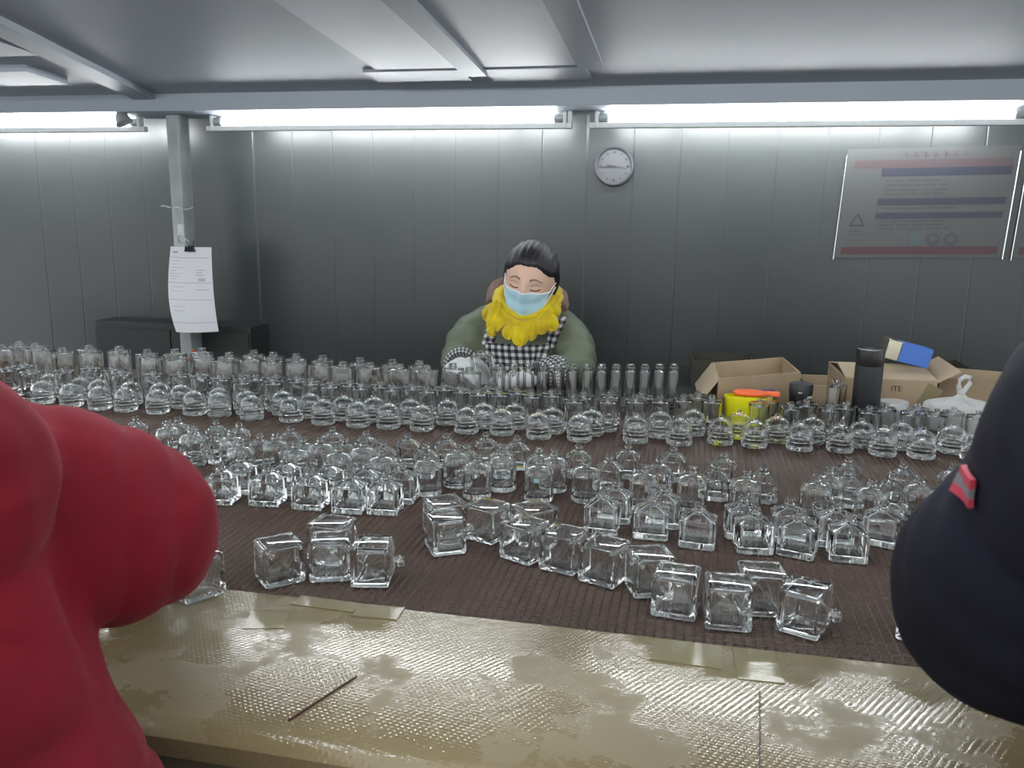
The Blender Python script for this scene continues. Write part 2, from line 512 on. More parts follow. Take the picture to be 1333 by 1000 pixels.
# ------------------------------------------------------------------ conveyor with woven brown belt
cv = empty('conveyor', ((BX0+BX1)/2, (BY0+BY1)/2, 0))
tag(cv, 'long conveyor table with a brown woven mesh belt full of glass bottles', 'conveyor')
MB().box(BX0, BX1, BY0, BY1, BELT_Z-0.016, BELT_Z-0.0045).build('belt_underlay', M['belt_base'], cv).location = -cv.location
def belt_wires():
    px, py = 0.0122, 0.0072
    nx = int((BX1-BX0)/px); ny = int((BY1-BY0)/py)
    I, J = np.meshgrid(np.arange(nx), np.arange(ny), indexing='ij')
    I = I.ravel(); J = J.ravel()
    rng = np.random.default_rng(5)
    jit = rng.normal(0, 0.0003, I.size)
    x0 = BX0 + I*px + 0.0001; x1 = x0 + px - 0.0002
    yc = BY0 + (J+0.5)*py + jit
    sl = np.where(J % 2 == 0, 1, -1)*0.0011
    zt = BELT_Z - 0.0006 + rng.normal(0, 0.00025, I.size); zb = BELT_Z - 0.0046
    h = 0.0024
    V = np.empty((I.size, 6, 3))
    for k, (xx, s) in enumerate(((x0, -1), (x1, 1))):
        y = yc + s*sl
        V[:, 3*k+0] = np.stack([xx, y-h, np.full_like(y, zb)], 1)
        V[:, 3*k+1] = np.stack([xx, y, zt - 0.0016], 1)
        V[:, 3*k+2] = np.stack([xx, y+h, np.full_like(y, zb)], 1)
    V = V.reshape(-1, 3)
    base = (np.arange(I.size)*6)[:, None]
    Fq = np.concatenate([base+np.array([0, 3, 4, 1]), base+np.array([1, 4, 5, 2])], 0)
    me = bpy.data.meshes.new('cross_wires')
    me.vertices.add(len(V)); me.vertices.foreach_set('co', V.ravel())
    me.loops.add(Fq.size); me.loops.foreach_set('vertex_index', Fq.ravel().astype(np.int32))
    me.polygons.add(len(Fq)); me.polygons.foreach_set('loop_start', (np.arange(len(Fq))*4).astype(np.int32))
    me.polygons.foreach_set('loop_total', np.full(len(Fq), 4, np.int32))
    me.update(calc_edges=True); me.materials.append(M['belt_wire'])
    o = bpy.data.objects.new('cross_wires', me); col.objects.link(o); o.parent = cv; o.location = -cv.location
    tag(o, kind='stuff')
    # rods: slightly zigzag ridges across the belt
    V = []; Fq = []
    ys = np.arange(BY0, BY1, py)
    for i in range(nx+1):
        x = BX0 + i*px
        zg = np.where(np.arange(len(ys)) % 2 == 0, 1, -1)*0.0004
        b0 = len(V)
        for k, y in enumerate(ys):
            V += [(x+zg[k]-0.0013, y, BELT_Z-0.0036), (x+zg[k], y, BELT_Z-0.0002), (x+zg[k]+0.0013, y, BELT_Z-0.0036)]
            if k:
                a = b0+3*(k-1)
                Fq += [(a, a+1, a+4, a+3), (a+1, a+2, a+5, a+4)]
    me = bpy.data.meshes.new('belt_rods'); me.from_pydata(V, [], Fq); me.materials.append(M['belt_rod'])
    o = bpy.data.objects.new('belt_rods', me); col.objects.link(o); o.parent = cv; o.location = -cv.location
    tag(o, kind='stuff')
belt_wires()
def cvpart(mb, name, m, **k):
    o = mb.build(name, m, cv, **k); o.location = -cv.location; return o
cvpart(MB().box(BX0, BX1, BY0+0.002, BY0+0.05, 0.84, 0.932), 'side_rail', M['steel'])
cvpart(MB().box(BX0, BX1, BY1-0.05, BY1-0.002, 0.84, 0.932), 'side_rail', M['steel'])
for x in (-2.8, -1.4, 0.0, 1.4):
    for y in (BY0+0.03, BY1-0.03):
        cvpart(MB().box(x-0.03, x+0.03, y-0.025, y+0.025, 0.0, 0.84), 'leg', M['steel'])

# ------------------------------------------------------------------ front ledge of taped cardboard
lg = empty('front_ledge', (-0.6, 0.83, 0.0))
def lgpart(mb, name, m, **k):
    o = mb.build(name, m, lg, **k); o.location = -lg.location; return o
LY0, LY1 = 0.655, BY0-0.004
mb = MB()
xs = np.linspace(BX0, BX1, 111)
rows = [(0.0, -0.035), (-0.004, -0.012), (0.004, -0.003), (0.02, 0.0), (0.10, 0.0015), (0.2, 0.001), (LY1-LY0, 0.0)]
vs = []; fs = []
for x in xs:
    wob = 0.004*noise.noise((x*5, 1.3, 0)) + 0.006*noise.noise((x*1.3, 7.1, 0))
    for j, (dy, dz) in enumerate(rows):
        yy = LY0 + dy + wob*(1-dy/(LY1-LY0))
        z = BELT_Z - 0.002 + dz + (LY1-yy)*0.062 + (0.0012*noise.noise((x*9, yy*14, 3)) if 3 <= j < 6 else 0)
        vs.append((x, yy, z))
n = len(rows)
for i in range(len(xs)-1):
    for j in range(n-1):
        a = i*n+j
        fs.append((a, a+n, a+n+1, a+1))
mb.add(vs, fs)
lgpart(mb, 'cardboard_cover', M['taped'], smooth=50)
lgpart(MB().box(BX0, BX1, LY0+0.012, LY1, BELT_Z-0.045, BELT_Z-0.008), 'board', M['tan_board'])
lgpart(MB().box(BX0, BX1, LY0+0.02, LY0+0.045, 0.35, BELT_Z-0.045), 'apron_panel', M['maroon'])
for x in (-2.7, -1.3, 0.1, 1.4):
    lgpart(MB().box(x-0.025, x+0.025, LY0+0.05, LY0+0.10, 0.0, BELT_Z-0.045), 'leg', M['steel'])
for (x, y, l, w_, a) in ((-0.45, 0.968, 0.09, 0.03, -0.04), (-0.375, 0.962, 0.06, 0.04, 0.06), (0.02, 0.945, 0.08, 0.06, -0.05), (0.10, 0.935, 0.05, 0.08, 0.04), (-0.50, 0.90, 0.05, 0.05, 0.3)):
    mt = Matrix.Translation((x, y, BELT_Z-0.0004+(LY1-y)*0.062)) @ Matrix.Rotation(-0.062, 4, 'X') @ Matrix.Rotation(a, 4, 'Z')
    lgpart(MB().box(-l/2, l/2, -w_/2, w_/2, -0.0012, 0.0004, mt), 'tape_strip', M['tape'])
for (x0, y0, x1, y1) in ((-0.365, 0.69, -0.335, 0.79), (0.085, 0.70, 0.098, 0.87)):
    d = Vector((x1-x0, y1-y0, 0)); mt = Matrix.Translation((x0, y0, BELT_Z+0.0005+(LY1-y0)*0.062)) @ Matrix.Rotation(-0.062, 4, 'X') @ Matrix.Rotation(math.atan2(d.y, d.x), 4, 'Z')
    lgpart(MB().box(0, d.length, -0.0008, 0.0008, -0.002, 0.0006, mt), 'cut_line', M['maroon'])
tag(lg, 'glossy taped cardboard ledge along the near edge of the conveyor', 'ledge')

# back ledge behind the belt
bl = empty('back_ledge', (-0.6, 2.34, 0.0))
o = MB().box(BX0, BX1, BY1+0.004, 2.40, BELT_Z-0.03, BELT_Z).build('board', M['tan_board'], bl); o.location = -bl.location
for x in (-2.7, -1.2, 0.2, 1.4):
    o = MB().box(x-0.025, x+0.025, 2.35, 2.40, 0, BELT_Z-0.03).build('leg', M['steel'], bl); o.location = -bl.location
tag(bl, 'tan board ledge along the far edge of the conveyor', 'ledge')

# ------------------------------------------------------------------ post with clipped paper
po = empty('post', (-1.78, 2.75, 0.0))
mb = MB().box(-0.0225, 0.0225, -0.035, 0.035, 0.0, 1.786, ch=0.003)
mb.build('tube_section', M['grey_metal'], po, 40)
MB().box(-0.05, 0.05, -0.05, 0.05, 0, 0.008).build('base_plate', M['grey_metal'], po)
tie = MB().tube([(0.028*math.cos(t)*1.05, 0.041*math.sin(t), 1.47+0.004*math.sin(3*t)) for t in np.linspace(0, 2*PI, 17)[:-1]], 0.0025, 6, True)
tie.tube([(-0.02, -0.041, 1.472), (-0.045, -0.045, 1.478), (-0.055, -0.046, 1.476)], 0.0025, 6)
tie.build('cable_tie', M['label_white'], po, 60)
MB().box(-0.002, 0.019, -0.037, -0.0352, 1.375, 1.415).build('sticker', M['label_white'], po)
hk = MB().tube([(0.008, -0.036, 1.385), (0.008, -0.046, 1.380), (0.008, -0.052, 1.362), (0.010, -0.048, 1.350), (0.012, -0.040, 1.352)], 0.0022, 6)
hk.build('hook', M['chrome'], po, 60)
tag(po, 'galvanised grey square steel post left of the seated worker', 'post')

def sheet_pt(u, v):
    """u across 0..1, v down 0..1; world coordinates of the hanging sheet"""
    x = -1.795 + 0.158*u + 0.012*v*v - 0.030*math.sin(PI*v)*(1-u)*0.9 + 0.010*v**3
    z = 1.338 - 0.298*v + 0.006*u*v
    y = 2.685 - 0.030*math.sin(PI*u) * (0.3+0.5*v) - 0.02*v + 0.015*math.sin(4.2*v)*(1-u)
    return Vector((x, y, z))
cb = empty('paper_sheet', sheet_pt(0.5, 0))
mb = MB(); vs = []; fs = []
nu, nv = 9, 17
for s in (0, 0.0007):
    for j in range(nv):
        for i in range(nu):
            vs.append(sheet_pt(i/(nu-1), j/(nv-1)) + Vector((0, s, 0)))
N_ = nu*nv
for j in range(nv-1):
    for i in range(nu-1):
        a = j*nu+i
        fs.append((a, a+nu, a+nu+1, a+1)); fs.append((N_+a, N_+a+1, N_+a+nu+1, N_+a+nu))
for i in range(nu-1):
    fs.append((i, i+1, N_+i+1, N_+i)); a = (nv-1)*nu+i; fs.append((a, N_+a, N_+a+1, a+1))
for j in range(nv-1):
    a = j*nu; fs.append((a, N_+a, N_+a+nu, a+nu)); a = j*nu+nu-1; fs.append((a, a+nu, N_+a+nu, N_+a))
mb.add(vs, fs); local(mb, cb).build('sheet', M['paper'], cb, 60)
def print_strip(u0, u1, v0, v1, name='printed_line'):
    k = 6; vs = []; fs = []
    for i in range(k+1):
        u = u0+(u1-u0)*i/k
        for v in (v0, v1):
            vs.append(sheet_pt(u, v)+Vector((0, -0.0008, 0)))
    for i in range(k):
        a = 2*i; fs.append((a, a+1, a+3, a+2))
    local(MB().add(vs, fs), cb).build(name, M['ink'], cb)
print_strip(0.08, 0.22, 0.055, 0.072)
for v in (0.125, 0.42, 0.62, 0.885): print_strip(0.03, 0.97, v, v+0.0045)
for v in (0.165, 0.205, 0.245, 0.28, 0.315, 0.345, 0.375):
    print_strip(0.06, random.uniform(0.2, 0.5), v, v+0.004)
for v in (0.27, 0.30, 0.33): print_strip(0.68, random.uniform(0.8, 0.9), v, v+0.006, 'handwriting')
for v in (0.37, 0.39): print_strip(0.72, 0.86, v, v+0.009, 'handwriting')
print_strip(0.66, 0.93, 0.50, 0.505, 'handwriting')
for v in (0.47, 0.52, 0.70, 0.75): print_strip(0.10, 0.40, v, v+0.0035)
tag(cb, 'white printed form sheet hanging clipped to the grey post', 'paper')
bc = empty('binder_clip', sheet_pt(0.5, 0) + Vector((0.004, -0.006, 0.0)))
vs = [(-0.019, -0.004, -0.016), (0.019, -0.004, -0.016), (0.012, -0.008, 0.004), (-0.012, -0.008, 0.004), (-0.019, 0.012, -0.016), (0.019, 0.012, -0.016), (0.012, 0.014, 0.004), (-0.012, 0.014, 0.004)]
MB().add(vs, [(0, 1, 2, 3), (5, 4, 7, 6), (3, 2, 6, 7), (0, 3, 7, 4), (1, 5, 6, 2), (0, 4, 5, 1)]).build('jaw', M['black'], bc)
MB().tube([(-0.004, -0.006, 0.0), (-0.010, -0.014, 0.018), (0.0, -0.018, 0.030), (0.010, -0.014, 0.018), (0.004, -0.006, 0.0)], 0.0014, 6).build('wire_handle', M['chrome'], bc, 60)
MB().tube([(0.004, 0.008, 0.0), (0.014, 0.002, 0.016), (0.022, -0.004, 0.022), (0.018, 0.0, 0.012), (0.010, 0.008, 0.002)], 0.0014, 6).build('wire_handle', M['chrome'], bc, 60)
tag(bc, 'black binder clip holding the form sheet on the post', 'clip')

# ------------------------------------------------------------------ wall clock and posters
ck = empty('wall_clock', (-0.272, WALL_Y-0.001, 1.628))
toward = Matrix.Rotation(PI/2, 4, 'X')          # lathe axis +Z -> -Y
MB().lathe([(0.064, 0.0), (0.067, 0.008), (0.066, 0.018), (0.061, 0.022), (0.057, 0.019), (0.056, 0.012)], 40, toward).build('rim', M['clock_rim'], ck, 40)
MB().lathe([(0.057, 0.008), (0.057, 0.013)], 40, toward).build('dial', M['clock_face'], ck)
for k in range(12):
    a = k*PI/6
    r = 0.0035 if k % 3 else 0.005
    MB().lathe([(r, 0.0128), (r*0.9, 0.0142)], 10, Matrix.Translation((0.046*math.sin(a), 0, 0.046*math.cos(a))) @ toward).build('hour_mark', M['clock_mark'], ck)
for l, wd, ang, nm in ((0.026, 0.0022, -80, 'hour_hand'), (0.038, 0.0016, -95, 'minute_hand'), (0.040, 0.0007, 100, 'second_hand')):
    MB().box(-wd, wd, -0.0165, -0.0155, -0.006, l, Matrix.Rotation(math.radians(ang), 4, 'Y')).build(nm, M['clock_mark'], ck)
MB().lathe([(0.003, 0.013), (0.003, 0.018)], 12, toward).build('hub', M['clock_mark'], ck)
tag(ck, 'round grey wall clock hanging under the right hand tube light', 'clock')

def poster(origin, ux, uz, w_, h_, label, full=True):
    """origin bottom-left corner; ux, uz unit vectors in the wall plane"""
    o = empty('poster', origin)
    ux = Vector(ux); uz = Vector(uz)
    def q(x0, x1, z0, z1, name, m, d=0.002, parent=None):
        vs = []
        for dd in (d, 0.0):
            for (x, z) in ((x0, z0), (x1, z0), (x1, z1), (x0, z1)):
                vs.append(ux*(x*w_)+uz*(z*h_)+Vector((0, -dd-0.0015, 0)))
        MB().add(vs, [(0, 1, 2, 3), (0, 4, 5, 1), (1, 5, 6, 2), (2, 6, 7, 3), (3, 7, 4, 0)]).build(name, M[m], o)
    q(0, 1, 0, 1, 'film', 'poster', 0.003)
    q(0.04, 0.965, 0.03, 0.10, 'red_bar', 'poster_red', 0.004)
    if full:
        q(0.05, 0.97, 0.82, 0.895, 'header_bar', 'poster_pink', 0.004)
        q(0.22, 0.97, 0.745, 0.82, 'blue_bar', 'poster_blue', 0.004)
        q(0.22, 0.965, 0.485, 0.545, 'blue_bar', 'poster_blue', 0.004)
        q(0.22, 0.96, 0.36, 0.415, 'blue_bar', 'poster_blue', 0.004)
        for z, x1 in ((0.70, 0.60), (0.66, 0.62), (0.615, 0.62), (0.58, 0.60), (0.45, 0.68), (0.33, 0.64), (0.295, 0.62), (0.262, 0.66)):
            x = 0.25
            while x < x1:
                l = random.uniform(0.04, 0.12)
                q(x, min(x+l, x1), z, z+0.012, 'text_line', 'poster_grey', 0.004); x += l+0.015
        for k in range(7):
            x = 0.33+k*0.058
            q(x, x+0.040, 0.925, 0.935, 'title_stroke', 'poster_pink', 0.004)
            q(x+0.015, x+0.024, 0.91, 0.965, 'title_stroke', 'poster_pink', 0.004)
            q(x+0.004, x+0.036, 0.952, 0.958, 'title_stroke', 'poster_pink', 0.004)
        tri = []
        for s, nm, m, d in ((0.058, 'warning_triangle', 'poster_blue', 0.0042), (0.036, 'triangle_centre', 'poster', 0.005)):
            c = ux*(0.115*w_)+uz*(0.335*h_)
            vs = [c+ux*(s*w_*math.sin(a))+uz*(s*w_*math.cos(a))+Vector((0, -d-0.0015, 0)) for a in (0, 2*PI/3, 4*PI/3)]
            vs += [Vector((p.x, -0.002, p.z)) for p in vs]
            MB().add(vs, [(0, 2, 1), (0, 1, 4, 3), (1, 2, 5, 4), (2, 0, 3, 5)]).build(nm, M[m], o)
        for z in (0.24, 0.215): q(0.07, 0.16, z, z+0.01, 'text_line', 'poster_grey', 0.004)
        for k, m in enumerate(('poster_teal', 'poster_grey', 'poster_grey')):
            c = ux*((0.475+0.105*k)*w_)+uz*(0.165*h_)
            MB().lathe([(0.021, 0.003), (0.021, 0.0058)], 24, Matrix.Translation(c) @ toward).build('round_symbol', M[m], o)
            if k:
                MB().lathe([(0.011, 0.004), (0.011, 0.0064)], 18, Matrix.Translation(c+Vector((0.001, 0, 0.002))) @ toward).build('symbol_centre', M['poster'], o)
    for x in (0.0, 1.0):
        vs = []
        d = ux*(x*w_)
        MB().tube([d+uz*(-0.02*h_)+Vector((0, -0.006, 0)), d+uz*(0.95*h_)+Vector((0, -0.006, 0))], 0.0022, 6).build('edge_strip', M['chrome'], o, 60)
    return tag(o, label, 'poster')
poster((0.455, WALL_Y, 1.340), (1, 0, 0.024), (0.045, 0, 1), 0.505, 0.342, 'faded safety notice poster with blue bars and warning triangle')
poster((0.985, WALL_Y, 1.350), (1, 0, 0.024), (0.045, 0, 1), 0.505, 0.342, 'neighbouring wall poster cut off at the right edge', False)

db = empty('dark_reflection_block', (-1.90, 2.86, 0.0))  # added solid block in place of a dark reflection in the wall
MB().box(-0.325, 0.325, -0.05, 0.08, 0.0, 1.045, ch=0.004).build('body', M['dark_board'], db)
MB().box(-0.32, -0.003, -0.056, -0.0505, 0.05, 1.02).build('front_sheet', M['dark_board'], db)
MB().box(0.003, 0.32, -0.056, -0.0505, 0.05, 1.02).build('front_sheet', M['dark_board'], db)
tag(db, 'low dark block added for a dark wall reflection behind the grey post', 'reflection block')

# ------------------------------------------------------------------ glass bottles
MC = 6
def ring(hx, hy, rc, z):
    """rounded (rc>0), chamfered (rc<0) or round (rc==hx==hy) outline"""
    pts = []
    ch = abs(rc)
    for k, (sx, sy) in enumerate(((1, 1), (-1, 1), (-1, -1), (1, -1))):
        for j in range(MC):
            t = j/(MC-1)
            a = k*PI/2 + t*PI/2
            if rc >= 0:
                pts.append((sx*(hx-ch)+ch*math.cos(a), sy*(hy-ch)+ch*math.sin(a), z))
            else:
                p0 = (1, 0) if k % 2 == 0 else (0, 1)
                A = (sx*hx, sy*(hy-ch)); B = (sx*(hx-ch), sy*hy)
                if k % 2: A, B = B, A
                pts.append((A[0]+(B[0]-A[0])*t, A[1]+(B[1]-A[1])*t, z))
    # duplicate-free spread for the circle: shift points so that corners do not coincide
    if rc >= 0 and abs(rc-hx) < 1e-9 and abs(rc-hy) < 1e-9:
        n = 4*MC
        pts = [(hx*math.cos(2*PI*(i+0.5)/n), hy*math.sin(2*PI*(i+0.5)/n), z) for i in range(n)]
    return pts

def skin_rings(rings, cap0=False, cap1=False):
    n = 4*MC
    vs = [p for r in rings for p in r]
    fs = []
    for i in range(len(rings)-1):
        for k in range(n):
            a = i*n+k; b_ = i*n+(k+1) % n
            fs.append((a, b_, b_+n, a+n))
    if cap0: fs.append(tuple(reversed(range(n))))
    if cap1: fs.append(tuple(range((len(rings)-1)*n, len(rings)*n)))
    return vs, fs

def C_(r, z): return (r, r, r, z)
def bottle_meshes(name, outer, neck, inner, tf=None, ang=32):
    """outer from base up to neck root, neck up over the rim and down to the cavity, inner from there to its floor"""
    mb = MB()
    mb.add(*skin_rings([ring(*q) for q in outer], cap0=True))
    mb.add(*skin_rings([ring(*q) for q in inner], cap1=True))
    nb = MB().add(*skin_rings([ring(*q) for q in neck]))
    out = []
    for m_, nm in ((mb, 'body'), (nb, 'neck')):
        if tf: m_.v = [tf(p) for p in m_.v]
        me = m_.mesh(name+'_'+nm, M['glass'], 0)
        bm = bmesh.new(); bm.from_mesh(me)
        bmesh.ops.remove_doubles(bm, verts=bm.verts, dist=1e-6)
        bm.to_mesh(me); bm.free()
        me.shade_smooth(); me.set_sharp_from_angle(angle=math.radians(ang))
        out.append(me)
    return out
def neck_prof(r, z0, z1, fl=0.0018, bore=0.62, zi=None):
    h = z1-z0
    zi = z0-0.004 if zi is None else zi
    return [C_(r, z0), C_(r, z0+h*0.30), C_(r+fl, z0+h*0.42), C_(r+fl, z0+h*0.60), C_(r*0.96, z0+h*0.68), C_(r*0.96, z1-h*0.06), C_(r*0.88, z1), C_(r*bore, z1), C_(r*bore, zi)]

BM = {}
hx, hy, rc = 0.0305, 0.0145, 0.003
BM['A'] = bottle_meshes('rectangular_bottle', [(hx-.0015, hy-.0015, rc, 0), (hx, hy, rc, .002), (hx, hy, rc, .1055), (hx-.001, hy-.001, rc, .1075), (hx-.003, hy-.003, rc, .1085), C_(.0095, .1088)],
    [C_(.0095, .1088), C_(.0092, .1112), C_(.0118, .1122), C_(.0118, .1150), C_(.0098, .1160), C_(.0098, .1195), C_(.0112, .1200), C_(.0106, .1215), C_(.0060, .1215), C_(.0060, .1065)],
    [C_(.0060, .1065), (hx-.006, hy-.005, .005, .1045), (hx-.0045, hy-.004, .004, .102), (hx-.0045, hy-.004, .004, .016), (hx-.008, hy-.006, .004, .0125)])
BM['B'] = bottle_meshes('cylinder_bottle', [C_(.0245, 0), C_(.0258, .0015), C_(.0255, .04), C_(.0250, .0745), C_(.0240, .0760), C_(.0062, .0766)],
    neck_prof(.0062, .0766, .0866, .0014), [C_(.0062*.62, .0726), C_(.018, .0712), C_(.0205, .069), C_(.0195, .045), C_(.0205, .020), C_(.017, .0135), C_(.008, .0120)])
BM['C'] = bottle_meshes('domed_bottle', [C_(.0275, 0), C_(.0296, .0018), C_(.0300, .0045), C_(.0296, .0080), C_(.0280, .0100), C_(.0280, .0112), C_(.0300, .0140), C_(.0304, .022), C_(.0302, .030), C_(.0290, .0385), C_(.0264, .0455), C_(.0222, .0516), C_(.0165, .0560), C_(.0100, .0586), C_(.0052, .0592)],
    neck_prof(.0052, .0592, .0665, .0012), [C_(.0052*.62, .0552), C_(.010, .0548), C_(.0160, .0525), C_(.0210, .0482), C_(.0245, .0425), C_(.0266, .0355), C_(.0270, .0275), C_(.0255, .0212), C_(.0190, .0182)])
BM['D'] = bottle_meshes('octagonal_bottle', [(.0240, .0240, -.0100, 0), (.0253, .0253, -.0105, .0016), (.0253, .0253, -.0105, .0405), (.0243, .0243, -.0101, .0418), (.0105, .0105, -.0044, .0535), C_(.0062, .0545)],
    neck_prof(.0062, .0545, .0668, .0014), [C_(.0062*.62, .0505), (.0090, .0090, -.0037, .0492), (.0208, .0208, -.0086, .0385), (.0208, .0208, -.0086, .0100), (.0170, .0170, -.0070, .0075)])
BM['E'] = bottle_meshes('round_shoulder_bottle', [C_(.0250, 0), C_(.0262, .0014), C_(.0262, .0505), C_(.0252, .0562), C_(.0222, .0605), C_(.0172, .0632), C_(.0105, .0642), C_(.0082, .0648)],
    neck_prof(.0082, .0648, .0790, .0012), [C_(.0082*.62, .0608), C_(.0150, .0594), C_(.0190, .0566), C_(.0222, .0515), C_(.0228, .046), C_(.0228, .0120), C_(.0205, .0092)])
BM['F'] = bottle_meshes('square_shoulder_bottle', [(.0265, .0215, .004, 0), (.0280, .0230, .005, .0018), (.0280, .0230, .005, .0440), (.0268, .0218, .005, .0462), (.0120, .0105, .004, .0560), C_(.0082, .0566)],
    neck_prof(.0082, .0566, .0700, .0012), [C_(.0082*.62, .0526), (.0100, .0090, .004, .0515), (.0225, .0175, .005, .0425), (.0230, .0180, .005, .0400), (.0230, .0180, .005, .0125), (.0195, .0145, .004, .0095)])
def lay(p): return (p[0], p[2]-0.029, p[1]+0.029)          # neck towards +Y, resting on one side
def lay_flip(p): return (-p[0], p[2]-0.029, p[1]+0.029)
BM['G'] = bottle_meshes('cube_bottle', [(.0262, .0262, .003, 0), (.0278, .0278, .004, .0006), (.0288, .0288, .0045, .0022), (.0290, .0290, .0045, .0040), (.0290, .0290, .0045, .0490), (.0286, .0286, .0045, .0508), (.0276, .0276, .0045, .0520), (.0140, .0140, .004, .0572), (.0090, .0090, .0089, .0580), C_(.0068, .0582)],
    neck_prof(.0068, .0582, .0710, .0016), [C_(.0068*.62, .0542), (.0110, .0110, .003, .0530), (.0212, .0212, .004, .0490), (.0228, .0228, .004, .0470), (.0228, .0228, .004, .0110), (.0218, .0218, .004, .0092), (.0190, .0190, .004, .0085)], lay_flip)

